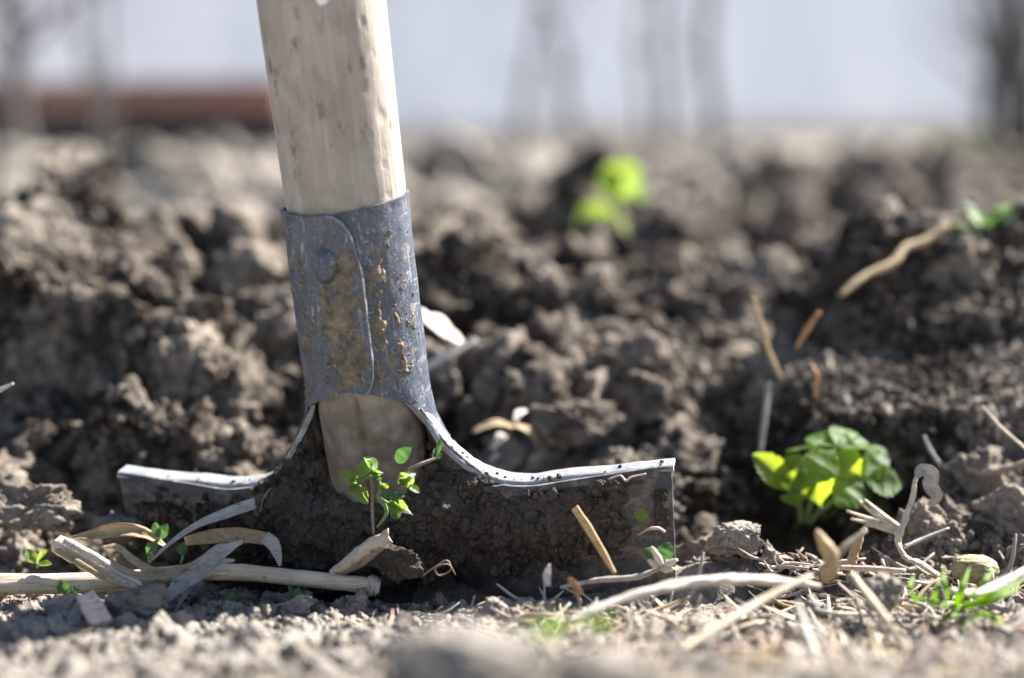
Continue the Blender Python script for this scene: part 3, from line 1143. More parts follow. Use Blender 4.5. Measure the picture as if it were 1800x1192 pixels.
up_ = sstep(6, -14, MZ)
T = 1.2 + 13.5 * np.exp(-((MX + 4) / 24) ** 2) * sstep(3, -9, MZ) + 5.0 * np.exp(-((MX + 30) / 13) ** 2) * sstep(18, -5, MZ)
T += 5.5 * g2(38, -16, 22, 11) + 4.2 * g2(62, -14, 20, 9) + 2.4 * g2(-62, -12, 24, 12) + 3 * g2(26, -4, 9, 6) + 3.2 * g2(-8, -26, 22, 9)
T += 2.5 * g2(70, -6, 14, 4)
T *= 1 + .25 * noise2(MX / 14, MZ / 12, 101)
T += 1.5 * clods2(MX / 11, MZ / 8, 102) + 2.2 * fbm2(MX / 7, MZ / 5, 4, 111) + .5 * clods2(MX / 2.6, MZ / 2.4, 103) + .35 * clods2(MX / 1.2, MZ / 1.1, 104) + .3 * fbm2(MX / .8, MZ / .8, 2, 105) - .7
low_edge = -31 + 6 * noise2(MX / 9, 0 * MX, 106) + 3 * noise2(MX / 3, 0 * MX, 107) - 10 * sstep(0, -40, MX)
T -= 12 * sstep(low_edge + 1.5, low_edge - 5, MZ)
bare = sstep(82, 90, MX + 3 * noise2(MX / 6, MZ / 6, 108)) * 6 * (1 - .95 * sstep(.1, .5, noise2(MX / 7 + 3, MZ / 7, 109)))
T -= bare
T -= 2.2 * sstep(-70, -84, MX) * (1 + noise2(MX / 5, MZ / 5, 110))
T = np.clip(T, -1, 30)
by = np.where((MX > 14) & (MX < 46), -4.8 + 6.5 * sstep(-6, 6, MZ) * np.exp(-((MX - 26) / 10) ** 2), -4.9)
mud, MP = shell("caked_mud", MX, by, MZ, 0 * MX, -1 + 0 * MX, 0 * MX, T, MUD, spade, 0.02)

MUDC = bpy.data.collections.new("mud_crumb_shapes")
for k in range(6):
    proto(MUDC, "mud_crumb_shape_%d" % k, *lump(3, 300 + k, 0.42, .85), MUD)
ok = np.nonzero((T.ravel() > 1.5))[0]
pick = RNG.choice(ok, 4600)
scl = .00024 * (10.0 ** (RNG.uniform(0, 1, len(pick)) ** 2.6))
ti = RNG.integers(40, 119, 70)                       # and bits of soil dropped on the treads
tp_ = NC[ti] + np.stack([0 * ti, RNG.uniform(-.5, 6.5, 70) * RNG.uniform(0, 1, 70), .25 + 0 * ti], 1)
tp_[:, 0] *= np.where(tp_[:, 0] > 95, 1, RNG.choice([-1, 1], 70))
MPC = np.vstack([MP[pick] * mm + RNG.normal(0, .0002, (len(pick), 3)), tp_ * mm])
scl = np.concatenate([scl, .00016 * 8.0 ** (RNG.uniform(0, 1, 70) ** 2.0)])
tag(scatter("mud_crumbs", MUDC, MPC, scl, RNG.uniform(0, 6.28, (len(scl), 3)), RNG.integers(0, 6, len(scl)), None, spade), "moist crumbs stuck to the muddy blade")

# flake of white paint near the top of the visible shaft
Vf, Ff = ICO[3]
W = Vf * np.array([2.6, .4, 1.3]) * (1 + .5 * noise3(*(Vf * 2.2).T, 61))[:, None]
fl = link("paint_flake", mesh_np("paint_flake", (W + np.array([6.3, -19.3, 162.5])) * mm, Ff), mat_plain("chalky_white", (.8, .82, .84), (.7, .73, .77), 200), spade)
fl["label"] = "whitish flake stuck high on the shaft"
#__PART2__
# ------------------------------------------------------------------ things lying about and growing
def on(u, v, dz=0.0, dy=0.0):
    p = ground(u, v).copy()
    p[1] += dy
    p[2] += dz
    return p


def pts(Y, *uv):
    """a path through sight lines, at distance(s) Y"""
    Ys = np.interp(np.linspace(0, 1, len(uv)), np.linspace(0, 1, len(np.atleast_1d(Y))), np.atleast_1d(Y))
    return [at(u, v, y) for (u, v), y in zip(uv, Ys)]


def stalk(name, label, cat, P, rad, mat, **kw):
    return tag(tube_ob(name, P, rad, mat, **kw), label, cat)


def strip(name, label, cat, P, W, mat, **kw):
    return tag(ribbon_ob(name, P, W, mat, **kw), label, cat)


# long hollow stalk lying in front of the blade
P = pts(.452, (-70, 1032), (0, 1028), (120, 1026), (240, 1019), (330, 1007), (420, 1006), (520, 1016), (600, 1024), (655, 1030))
ls = empty("straw_stalk", P[0], "long thick dry straw stalk lying across the left foreground before the blade", "straw")
tube_ob("stem", P, [.0033, .0034, .0033, .0031, .0027, .0027, .0026, .0026, .0027], STRAW, ls, n=90, m=20, rough=.10, seed=3)
tube_ob("node", pts(.4515, (646, 1029), (655, 1030), (662, 1031), (668, 1032)), [.0028, .0034, .0032, .0022], STRAW_WHITE, ls, n=14, m=16, rough=.2, seed=8)
ribbon_ob("sheath", pts(.4495, (250, 1019), (310, 1004), (360, 1001), (400, 1008)), [.001, .006, .005, .001], STRAW, ls, cup=-.5, ragged=.2)

# split piece of straw leaning on it
P = pts([.455, .440], (93, 953), (140, 978), (190, 1006), (243, 1031))
ss = empty("split_straw", P[-1], "short split straw leaning over the long stalk at the left", "straw")
ribbon_ob("rind", P, [.0062, .0066, .006, .0035], STRAW, ss, cup=-.75, thick=.0007, up=(-.3, -1, .6), ragged=.1, seed=1)
ribbon_ob("splinter", pts([.453, .438], (112, 950), (160, 975), (210, 1005), (250, 1029)), [.002, .0028, .0022, .0006], STRAW_WHITE, ss, cup=-.5, thick=.0006, up=(0, -1, .6))
ribbon_ob("splinter", pts([.452, .4405], (98, 966), (140, 990), (185, 1015)), [.0016, .002, .0006], STRAW_TAN, ss, cup=-.3, thick=.0006, up=(0, -1, .6))

strip("dry_grass_blade", "pale dry grass blade rising in a curve before the left half of the blade", "dry leaf",
      pts([.452, .449], (262, 990), (300, 955), (345, 925), (400, 903), (449, 886)), [.0008, .0016, .0024, .0040, .0042], STRAW_GREY, up=(.2, -1, .7), twist=(.5, .1), cup=.35)
fl = empty("folded_dry_leaf", at(400, 948, .456), "flat tan dry leaf folded sharply down at its end, below the left tread", "dry leaf")
ribbon_ob("leaf_blade", pts([.462, .452], (325, 952), (370, 944), (420, 941), (466, 947)), [.003, .0048, .0050, .0042], STRAW_TAN, fl, up=(0, -1, .5), cup=.25)
ribbon_ob("folded_tip", pts([.452, .449], (464, 944), (478, 955), (487, 975), (492, 995)), [.0040, .0046, .003, .001], STRAW_GREY, fl, up=(.6, -1, .2), cup=.3)
gl = empty("forked_dry_leaf", at(350, 1010, .446), "grey papery forked dry leaf draped over the long stalk", "dry leaf")
ribbon_ob("leaf_blade", pts([.446, .438], (428, 952), (385, 972), (350, 1003), (310, 1035), (276, 1072)), [.001, .0052, .0066, .0050, .0014], STRAW_GREY, gl, up=(-.1, -1, .45), cup=.3, ragged=.12)
ribbon_ob("leaf_fork", pts([.444, .439], (412, 985), (375, 990), (348, 1012), (325, 1045), (304, 1085)), [.0008, .003, .0028, .0018, .0012], STRAW_GREY, gl, up=(-.1, -1, .45), cup=.3)
ct = empty("curled_dry_leaf", at(260, 1005, .444), "thin tan curled dry leaf with two loops above the long stalk", "dry leaf")
ribbon_ob("leaf_blade", pts([.446, .440], (178, 963), (205, 962), (232, 984), (270, 1006), (310, 1004), (352, 985)), [.001, .0022, .0024, .0030, .0028, .0008], STRAW_TAN, ct, up=(0, -.6, 1), cup=.4, twist=(.6, -.2, .1))
ribbon_ob("leaf_loop", pts([.445, .440], (192, 975), (203, 994), (232, 1008), (272, 1012)), [.0006, .0020, .0022, .001], STRAW_TAN, ct, up=(0, -.7, 1), cup=.3)
strip("tan_leaf_scrap", "crumpled golden dry leaf scrap lying at the foot of the left blade corner", "dry leaf",
      pts([.470, .466], (128, 945), (165, 942), (205, 934), (250, 940), (290, 962)), [.001, .0044, .0050, .0050, .002], STRAW_TAN, up=(0, -.5, 1), cup=.5, twist=(.2, -.5, .4))

P = pts([.428, .410], (150, 1046), (163, 1070), (178, 1096))
strip("wood_chip", "flat pinkish wood chip on the soil at the lower left", "wood chip", P, [.0054, .0066, .0064], STRAW_PINK, up=(0.1, -.55, 1), cup=.08, thick=.0012, n=20)

sc = empty("split_stalk_piece", at(640, 970, .449), "short splintered stalk piece propped against the mud below the sprig", "straw")
ribbon_ob("rind", pts([.452, .446], (580, 1008), (615, 982), (650, 957), (682, 941)), [.002, .0050, .0056, .0046], STRAW, sc, cup=-.7, thick=.0007, up=(-.4, -1, .5), ragged=.2, seed=4)
ribbon_ob("dark_pith", pts([.453, .447], (590, 1010), (630, 985), (668, 958)), [.002, .0050, .004], TWIG, sc, cup=-.3, thick=.001, up=(-.4, -1, .3))
strip("straw_sliver", "tan straw sliver slanting across the mud on the right half of the blade", "straw",
      pts([.440, .430], (1008, 893), (1035, 935), (1058, 972), (1080, 1008)), [.0030, .0032, .0026, .001], STRAW_TAN, up=(-1, -1, .1), cup=-.4, thick=.0006)


# chickweed torn up with the soil, caught on the spade
def bud(name, base, tip, w, parent, mat, petals=True):
    for k in range(4):
        d = np.array([math.cos(k * 1.57 + .4), math.sin(k * 1.57 + .4), .3])
        leaf_ob("sepal", base, np.asarray(tip) + d * w * .18, d, w, mat, parent, cup=.8, bend=-.1, n=11, m=5)
    if petals:
        ax = (np.asarray(tip) - base)
        for k in range(5):
            d = np.array([math.cos(k * 1.26), math.sin(k * 1.26), .2]) * w * .3
            leaf_ob("petal", np.asarray(base) + ax * .6, np.asarray(tip) + ax * .28 + d, d, w * .35, PETAL, parent, n=7, m=5)


rootp = sp(657, 940, -27)
cw = empty("chickweed_sprig", rootp, "green chickweed sprig with buds growing up in front of the shaft's muddy foot", "sprig")
tube_ob("dry_stem", [sp(657, 942, -27), sp(655, 905, -27), sp(654, 860, -25.5), sp(651, 838, -24)], [.00045, .0006, .0006, .0004], TWIG, cw, n=20, m=7, rough=.2)
tube_ob("stem", [sp(663, 927, -28), sp(677, 908, -28.5), sp(678, 892, -28), sp(664, 873, -27), sp(670, 858, -27), sp(661, 836, -26)], [.0004, .0006, .0007, .0007, .0006, .0004], STEMG, cw, n=30, m=7)
tube_ob("stem", [sp(664, 873, -27), sp(675, 880, -27.5), sp(688, 888, -28)], [.0006, .0005, .0004], STEMG, cw, n=10, m=6)
tube_ob("stem", [sp(661, 838, -26), sp(648, 838, -26.5), sp(635, 846, -27)], [.0006, .0005, .0005], STEMG, cw, n=10, m=6)
for (b, t, w, nrm, mt, yb, yt) in [
        ((660, 828), (642, 800), .0056, (.8, -.5, .7), GREEN_LIT, -27, -26), ((655, 812), (624, 838), .0050, (.2, -.7, .8), GREEN_LIT, -27, -30),
        ((632, 852), (597, 829), .0058, (-.2, -.5, .9), GREEN_LIT, -28, -31), ((628, 852), (645, 888), .0052, (-.5, -.8, .4), GREEN_LIT, -29, -31),
        ((633, 850), (612, 862), .0046, (0, -.7, .7), GREEN_LIT, -28, -31), ((697, 813), (721, 785), .0048, (-.2, -1, .4), GREEN_DARK, -24, -23.5),
        ((673, 876), (711, 869), .0036, (.1, -.4, .9), GREEN_DARK, -28, -28), ((690, 895), (702, 912), .0044, (.3, -.9, .3), GREEN_DARK, -27, -27),
        ((701, 856), (725, 828), .0046, (-.5, -.7, .5), GREEN_DARK, -26, -26), ((718, 853), (738, 865), .0030, (.2, -.6, .8), GREEN_LIT, -27, -27.5),
        ((661, 838), (664, 850), .0034, (.4, -.8, .3), GREEN_DARK, -27, -27)]:
    leaf_ob("leaf", sp(*b, yb), sp(*t, yt), nrm, w, mt, cw, cup=.35, bend=.12, n=17, m=9, shape=.85)
bud("bud", sp(682, 884, -28.5), sp(712, 898, -29.5), .0042, cw, GREEN_LIT)
bud("bud", sp(704, 850, -27), sp(722, 838, -28), .0040, cw, GREEN_LIT)
bud("bud", sp(626, 846, -29.5), sp(616, 850, -31), .0030, cw, GREEN_LIT, False)
bud("bud", sp(655, 834, -26), sp(668, 832, -27), .0020, cw, GREEN_LIT)
bud("bud", sp(668, 857, -27), sp(681, 857, -27.5), .0022, cw, GREEN_LIT, False)
c2 = empty("withered_sprig", sp(722, 824, -22), "withered grey sprig with a small green tuft at the right side of the shaft's foot", "sprig")
tube_ob("stem", [sp(718, 826, -20), sp(740, 816, -20), sp(766, 806, -16)], [.0006, .0007, .0005], TWIG, c2, n=14, m=7)
for b, t in (((766, 806), (764, 788)), ((767, 804), (776, 770)), ((768, 806), (777, 797)), ((767, 805), (760, 798))):
    leaf_ob("leaf", sp(*b, -16), sp(*t, -15), (.3, -1, .3), .0018, GREEN_DARK, c2, n=9, m=5)
tag(leaf_ob("fallen_leaf", sp(1127, 917, -11), sp(1127, 894, -11.5), (.1, -1, .5), .0042, GREEN_LIT, cup=.5), "single small green leaf stuck to the blade's bare right end", "leaf")


# rootlets stuck in the mud
def rootlet(label, P, r, mat):
    tag(tube_ob("rootlet", P, r, mat, n=26, m=6, rough=.15), label, "root")


rootlet("pale looped rootlet under the right tread's outer end", [sp(1070, 843, -8), sp(1090, 836, -9), sp(1100, 845, -10), sp(1112, 838, -9), sp(1136, 833, -8)], [.0003, .0004, .0003], STRAW_PINK)
rootlet("short tan rootlet on the lower right corner of the blade", [sp(1122, 940, -10), sp(1140, 930, -13), sp(1158, 929, -13), sp(1168, 935, -12)], [.0003, .0006, .0005], STRAW_PINK)
rootlet("fine dark rootlet curling out of the mud left of the shaft", [sp(458, 900, -17), sp(462, 880, -19), sp(472, 862, -19), sp(479, 858, -18)], [.0003, .00025, .0002], TWIG)
rootlet("hair thin rootlets in a small tangle at the pit before the blade", [at(740, 1015, .447), at(760, 1000, .446), at(785, 985, .445), at(792, 1002, .444), at(772, 1012, .444), at(765, 998, .443), at(788, 992, .443), at(800, 1010, .445)], [.00025, .0003, .0002], TWIG)


# seedlings
def seedling(label, base, leaves, mat, stem=True, cat="seedling", group=None, name="seedling", w=.55):
    root = empty(name, base, label, cat, group)
    for (tip, nrm, ln) in leaves:
        b0 = np.asarray(tip[0]) if isinstance(tip, tuple) else np.asarray(base)
        t0 = np.asarray(tip[1]) if isinstance(tip, tuple) else np.asarray(tip)
        L = np.linalg.norm(t0 - b0)
        leaf_ob("leaf", b0, t0, nrm, L * w * ln, mat, root, cup=.3, bend=.12, n=15, m=7)
        if stem and np.linalg.norm(b0 - base) > .0015:
            tube_ob("stalk", [base, (base + b0) / 2 + np.array([.0004, 0, .0006]), b0], [.0005, .0005, .0004], STEMG, root, n=10, m=6)
    return root


def A(u, v, Y):
    return at(u, v, Y)


seedling("bright green seedling between soil crumbs at the far left, above the long stalk", A(66, 998, .466),
         [((A(62, 990, .466), A(46, 965, .466)), (.2, -.8, .7), 1.3), ((A(64, 990, .465), A(80, 966, .462)), (-.4, -.6, .8), 1.1), ((A(66, 992, .464), A(90, 990, .463)), (0, -.5, 1), 1.1)], GREEN_LIT)
seedling("dark leaved seedling below the left end of the blade", A(262, 985, .468),
         [((A(276, 948, .466), A(294, 922, .466)), (.2, -1, .3), 1.2), ((A(280, 944, .466), A(270, 918, .467)), (-.3, -1, .3), 1.2), ((A(258, 972, .466), A(276, 952, .465)), (-.1, -1, .4), 1.3)], GREEN_DARK)
seedling("tiny single leaf seedling between dry leaves and long stalk", A(318, 990, .455), [((A(320, 976, .455), A(321, 954, .455)), (.1, -1, .3), 1.5)], GREEN_DARK)
seedling("two leaved green seedling poking out below the long stalk at the left", A(118, 1056, .440),
         [((A(114, 1042, .440), A(106, 1020, .440)), (.2, -1, .4), 1.7), ((A(120, 1042, .439), A(138, 1036, .439)), (0, -.8, .7), 1.7)], GREEN_DARK)
seedling("dull green seedling under the forked grey leaf", A(415, 1078, .440),
         [((A(412, 1062, .440), A(404, 1044, .440)), (.1, -1, .4), 1.7), ((A(418, 1064, .439), A(436, 1060, .439)), (0, -.8, .7), 1.6)], GREEN_DARK)
seedling("green seedling below the middle of the long stalk, right of the forked leaf", A(520, 1066, .441),
         [((A(518, 1056, .441), A(500, 1042, .441)), (.1, -.8, .6), 1.2), ((A(522, 1055, .440), A(548, 1040, .441)), (0, -.6, .9), 1.1), ((A(522, 1056, .440), A(524, 1032, .441)), (0, -.9, .4), 1.2)], GREEN_DARK)
sl = seedling("notched green leaves at the foot of the blade's right corner", A(1160, 1000, .444),
              [((A(1158, 986, .444), A(1134, 964, .444)), (.1, -1, .4), 1.5), ((A(1162, 984, .443), A(1178, 954, .444)), (-.1, -1, .4), 1.6)], GREEN_DARK)

# strawberry plant
sb = A(1412, 915, .528)
st = empty("strawberry_plant", sb, "young wild strawberry plant with toothed leaves behind the blade's right end", "plant")
Yb = .528
for P in ([(1408, 918), (1402, 880), (1385, 862)], [(1410, 918), (1404, 870), (1406, 825), (1405, 800)], [(1416, 918), (1432, 860), (1455, 810), (1470, 786)], [(1420, 918), (1460, 885), (1495, 855), (1516, 842)], [(1425, 918), (1438, 900), (1442, 890)]):
    Q = pts([Yb + .002, Yb - .006], *P)
    tube_ob("leaf_stalk", Q, [.0011, .0009, .0007], STEMG, st, n=18, m=8, rough=.08)
for (b, t, w, nrm, y0, y1, cup) in [
        ((1470, 786), (1422, 762), .0125, (-.15, -.25, 1), .522, .532, .25), ((1470, 784), (1492, 748), .0125, (0, -.45, .9), .522, .536, .25),
        ((1471, 786), (1524, 772), .0135, (.25, -.3, 1), .522, .526, .25), ((1462, 790), (1385, 784), .0110, (-.2, .15, 1), .523, .530, .2),
        ((1468, 790), (1425, 838), .0150, (-.25, -.95, .55), .520, .510, .2), ((1385, 864), (1334, 802), .0125, (.35, -.9, .3), .524, .520, .5),
        ((1388, 866), (1400, 800), .0150, (-.1, -1, .2), .523, .527, .35), ((1388, 866), (1398, 884), .0110, (0, -1, .5), .522, .514, .3),
        ((1516, 842), (1466, 800), .0150, (-.2, -1, .4), .520, .520, .25), ((1516, 844), (1476, 882), .0150, (-.1, -1, .5), .520, .510, .2),
        ((1516, 842), (1582, 850), .0150, (.1, -.75, .75), .519, .516, .2), ((1517, 838), (1556, 786), .0115, (.45, -.5, .7), .520, .530, .3),
        ((1520, 842), (1528, 796), .0080, (.9, -.5, .2), .524, .528, .4), ((1442, 890), (1432, 822), .0145, (0, -1, .2), .527, .522, .2)]:
    leaf_ob("leaflet", A(*b, y0), A(*t, y1), nrm, w * .93, GREEN, st, teeth=9, cup=cup, bend=.12, n=37, m=11, shape=1.15)

# things to the right
bs = empty("broken_stalk", A(1650, 1010, .475), "bleached bent stalk with curled top standing right of the strawberry plant", "stalk")
tube_ob("stem", pts([.478, .470, .462], (1613, 832), (1607, 852), (1606, 872), (1594, 902), (1590, 918), (1579, 940), (1580, 958), (1592, 980), (1618, 992), (1650, 1012)), [.0007, .0008, .0009, .0013, .0011, .0012, .0010], STRAW, bs, n=90, m=12, rough=.5, flat=.7, seed=5)
ribbon_ob("curled_top", pts([.477, .480], (1611, 838), (1618, 828), (1632, 834), (1634, 856), (1644, 872), (1638, 890)), [.002, .0044, .006, .005, .0046, .001], STRAW_GREY, bs, up=(0, -1, .5), cup=.5)
tube_ob("side_twig", pts([.468, .475], (1588, 962), (1620, 948), (1668, 928)), [.0009, .0007, .0004], STRAW_GREY, bs, n=14, m=7, rough=.1)
fr = empty("frayed_straw", A(1578, 925, .482), "frayed straw end with splayed fibres against the bent stalk", "straw")
for (a_, b_, c_) in (((1582, 930), (1545, 908), (1510, 880)), ((1582, 925), (1550, 902), (1520, 878)), ((1580, 932), (1540, 915), (1488, 898)), ((1578, 935), (1535, 920), (1495, 912)), ((1572, 936), (1530, 922), (1512, 932))):
    ribbon_ob("fibre", pts([.480, .486], a_, b_, c_), [.0014, .0018, .0007], STRAW, fr, up=(0, -.6, 1), cup=-.4, thick=.0005, n=16, m=5)
strip("straw_shard", "upright tan straw shard on the ridge of soil right of the blade", "straw", pts([.452, .456], (1495, 992), (1503, 960), (1522, 928)), [.0030, .0034, .001], STRAW_TAN, up=(-1, -1, .2), cup=-.3, thick=.0007, ragged=.25)
dp = empty("dried_pod", A(1450, 1020, .40), "golden blurred dried pod with a brown side tip in the right foreground", "seed pod")
tube_ob("pod", pts([.402, .398], (1435, 932), (1448, 955), (1462, 980), (1458, 1005), (1445, 1022)), [.0006, .0020, .0024, .0028, .001], STRAW_TAN, dp, n=30, m=12, rough=.12)
tube_ob("side_tip", pts([.399, .404], (1462, 985), (1490, 958), (1522, 932)), [.0012, .0012, .0005], TWIG, dp, n=14, m=8, rough=.1)
stalk("pale_stalk", "thick bleached stalk arching across the soil before the blade's right end", "stalk", pts([.395, .405, .41], (1000, 1092), (1060, 1066), (1130, 1043), (1210, 1024), (1290, 1019), (1370, 1021), (1440, 1030)), [.0010, .0020, .0024, .0021, .0023, .0020, .0012], STRAW_WHITE, n=90, m=16, rough=.34, flat=.6)
stalk("thin_stalk", "thin straight pale stalk running below the thick bleached stalk", "stalk", pts([.365, .392], (1195, 1145), (1270, 1098), (1340, 1056), (1425, 1012)), [.0009, .0012, .0012, .0008], STRAW, n=30, m=10, rough=.1)
tw = empty("budded_twig", A(1010, 1028, .437), "slim grey twig with pale buds along the foot of the blade's right half", "twig")
tube_ob("stem", pts([.437, .440], (985, 1033), (1050, 1020), (1120, 1014), (1165, 996)), [.0006, .0009, .0010, .0007], STRAW_GREY, tw, n=30, m=8, rough=.15)
for (a_, b_) in (((1165, 996), (1146, 962)), ((1165, 996), (1190, 984)), ((1160, 1000), (1185, 1000)), ((1158, 996), (1140, 985))):
    tube_ob("bud", pts([.439, .436], a_, ((a_[0] + b_[0]) / 2, (a_[1] + b_[1]) / 2), b_), [.0005, .0013, .0010, .0005], STRAW_WHITE, tw, n=10, m=8, rough=.15)
stalk("thin_stalk", "short pale stalk pointing down to the bottom edge of the right foreground", "stalk", pts([.375, .345], (1402, 1062), (1418, 1110), (1436, 1165), (1448, 1215)), [.0008, .0011, .0010], STRAW_WHITE, n=24, m=9, rough=.1)
stalk("thin_stalk", "short pale straw slanting down right, left of the grass tuft", "stalk", pts([.405, .378], (1498, 1010), (1528, 1050), (1566, 1096)), [.0009, .0012, .0008], STRAW, n=24, m=9, rough=.1)
stalk("thin_stalk", "pinkish level straw lying below the upright shard", "stalk", pts([.447, .440], (1478, 998), (1530, 1000), (1592, 1004)), [.0008, .0010, .0008], STRAW_PINK, n=24, m=9, rough=.1)
stalk("pale_stalk", "bleached flat stalk behind the grass tuft at the right edge", "stalk", pts([.415, .43], (1672, 1040), (1720, 1042), (1770, 1022), (1830, 988)), [.0016, .0023, .0024, .002], STRAW_WHITE, n=30, m=12, rough=.15, flat=.6)
strip("pointed_chip", "small white pointed chip upright in the soil before the blade", "chip", pts([.418, .421], (962, 1030), (961, 1010), (966, 992)), [.0022, .0024, .0004], STRAW_WHITE, up=(0, -1, .1), cup=.3, thick=.0007, n=12)
strip("orange_chip", "small orange brown chip right of the white pointed one", "chip", pts([.412, .416], (1018, 1046), (1010, 1028), (1000, 1016)), [.0026, .0024, .001], ORANGE, up=(0, -1, .1), cup=.3, thick=.001, n=12)
# fibrous husk
V, F = ICO[5]
W = V * np.array([.0076, .006, .0046]) * (1 + .22 * noise3(*(V * 1.6 + 2).T, 41) + .06 * noise3(*(V * np.array([3, 14, 14])).T, 42))[:, None]
hk = link("fibrous_husk", mesh_np("fibrous_husk", W, F), HUSK)
hk.location = A(1712, 1000, .452)
tag(hk, "round fibrous brown husk half sunk behind the grass tuft", "husk")
# grass tuft
gp = A(1690, 1075, .412)
gt = empty("grass_tuft", gp, "bright green grass tuft at the lower right edge", "grass")
for P, w in (([(1690, 1072), (1650, 1064), (1598, 1048)], .0030), ([(1680, 1065), (1690, 1035), (1704, 998)], .0026), ([(1690, 1068), (1740, 1052), (1805, 1016)], .0032),
             ([(1695, 1070), (1740, 1060), (1790, 1036)], .0022), ([(1700, 1075), (1745, 1090), (1786, 1112)], .0030), ([(1688, 1075), (1660, 1090), (1705, 1106)], .0020),
             ([(1640, 1062), (1646, 1030), (1662, 1008)], .0016), ([(1665, 1055), (1662, 1030), (1657, 998)], .0014), ([(1610, 1060), (1600, 1035), (1606, 1012)], .0018), ([(1705, 1050), (1730, 1025), (1746, 1000)], .0018),
             ([(1690, 1070), (1672, 1085), (1650, 1090)], .0022), ([(1640, 1100), (1690, 1098), (1730, 1086)], .0016)):
    ribbon_ob("grass_blade", pts([.412, .405, .413], *P), [w * .7, w, w * .15], GRASS, gt, up=(0, -.6, 1), cup=.5, n=18, m=5)
# twigs and roots on the right bank
stalk("bark_strip", "pale crooked twig along the crest of the right soil mound", "twig", pts([.60, .62, .635], (1478, 520), (1520, 486), (1570, 462), (1590, 436), (1625, 424), (1664, 396)), [.0012, .0018, .0020, .0016, .0020, .0014], STRAW_TAN, n=40, m=9, rough=.2)
stalk("thin_twig", "thin tan twig leaning upright left of the right mound", "twig", pts([.565, .56], (1324, 522), (1340, 575), (1352, 620), (1372, 664)), [.0006, .0010, .0011, .0009], STRAW_TAN, n=24, m=8, rough=.15)
stalk("grey_stalk", "grey stalk hanging below the thin tan twig, above the strawberry plant", "twig", pts([.558, .55], (1352, 672), (1345, 730), (1336, 800)), [.0012, .0011, .0009], STRAW_GREY, n=20, m=8, rough=.1)
stalk("red_root", "orange root pair at the left end of the right mound", "root", pts([.56, .565], (1400, 612), (1418, 580), (1440, 548)), [.0008, .0013, .0007], ORANGE, n=20, m=7, rough=.2)
stalk("red_root", "orange root bent down over the bright ledge of the right mound", "root", pts([.555, .552], (1425, 640), (1436, 662), (1432, 700)), [.0007, .0009, .0005], ORANGE, n=20, m=7, rough=.2)
stalk("bank_root", "brown knotted root sticking out of the right bank", "root", pts([.522, .518, .515], (1690, 800), (1705, 826), (1745, 830), (1810, 812)), [.0006, .0011, .0014, .0013], TWIG, n=30, m=8, rough=.3)
stalk("pale_straw", "thin pale straw across the dark bank at the right edge", "straw", pts([.515, .505], (1727, 714), (1760, 752), (1806, 792)), [.0004, .0006, .0006], STRAW, n=20, m=7)
stalk("pale_straw", "very short pale straw low on the dark bank at the right edge", "straw", pts([.505, .5], (1764, 862), (1778, 884), (1794, 902)), [.0004, .0006, .0004], STRAW, n=14, m=7)
stalk("thin_twig", "short dark twig between strawberry plant and right bank", "twig", pts([.53, .525], (1624, 766), (1636, 792), (1652, 816)), [.0006, .0008, .0006], STRAW_GREY, n=14, m=7)
# left edge, behind
strip("pale_shard", "pale leaf shard at the left edge over the dark hollow", "dry leaf", pts([.49, .49], (-25, 696), (0, 686), (24, 674)), [.002, .0022, .0008], STRAW_WHITE, up=(0, -1, .6), n=12)
wl = empty("white_leaf", A(780, 610, .575), "bleached torn leaf lying right behind the socket", "dry leaf")
ribbon_ob("leaf_blade", pts([.572, .585], (735, 552), (775, 578), (815, 605)), [.006, .0125, .004], STRAW_WHITE, wl, up=(-.2, -.7, 1), cup=.2)
ribbon_ob("leaf_strip", pts([.570, .575], (742, 652), (790, 622), (838, 598)), [.003, .0046, .003], STRAW_WHITE, wl, up=(0, -.7, 1), cup=.3)
stalk("grey_stick", "blurred grey stick standing in the soil right of the socket", "stick", pts([.70, .72], (770, 545), (785, 490), (808, 425)), [.0035, .0032, .0028], STRAW_GREY, n=20, m=9, rough=.12)
for k, (P, w, mt, lb) in enumerate([
        ([(830, 760), (870, 745), (905, 752)], .0034, STRAW_TAN, "curved yellow straw scrap behind the right shoulder of the spade"),
        ([(905, 748), (930, 760), (948, 790)], .0036, STRAW_TAN, "yellow bent straw scrap right behind the curved one"),
        ([(865, 790), (880, 770), (895, 764)], .0044, STRAW_WHITE, "white leaf scrap between the yellow straw scraps"),
        ([(862, 812), (876, 800), (890, 806)], .0030, STRAW_WHITE, "small white scrap just above the right shoulder of the spade"),
        ([(930, 810), (955, 800), (972, 812)], .0030, STRAW_TAN, "orange yellow scrap peeping over the right tread"),
        ([(905, 742), (912, 728), (925, 722)], .0034, STRAW_WHITE, "pale scrap at the top of the litter behind the spade")]):
    strip("litter_scrap", lb, "litter", pts([.553, .56], *P), [w * .5, w, w * .4], mt, up=(0, -.8, 1), cup=.4, n=14, m=5)

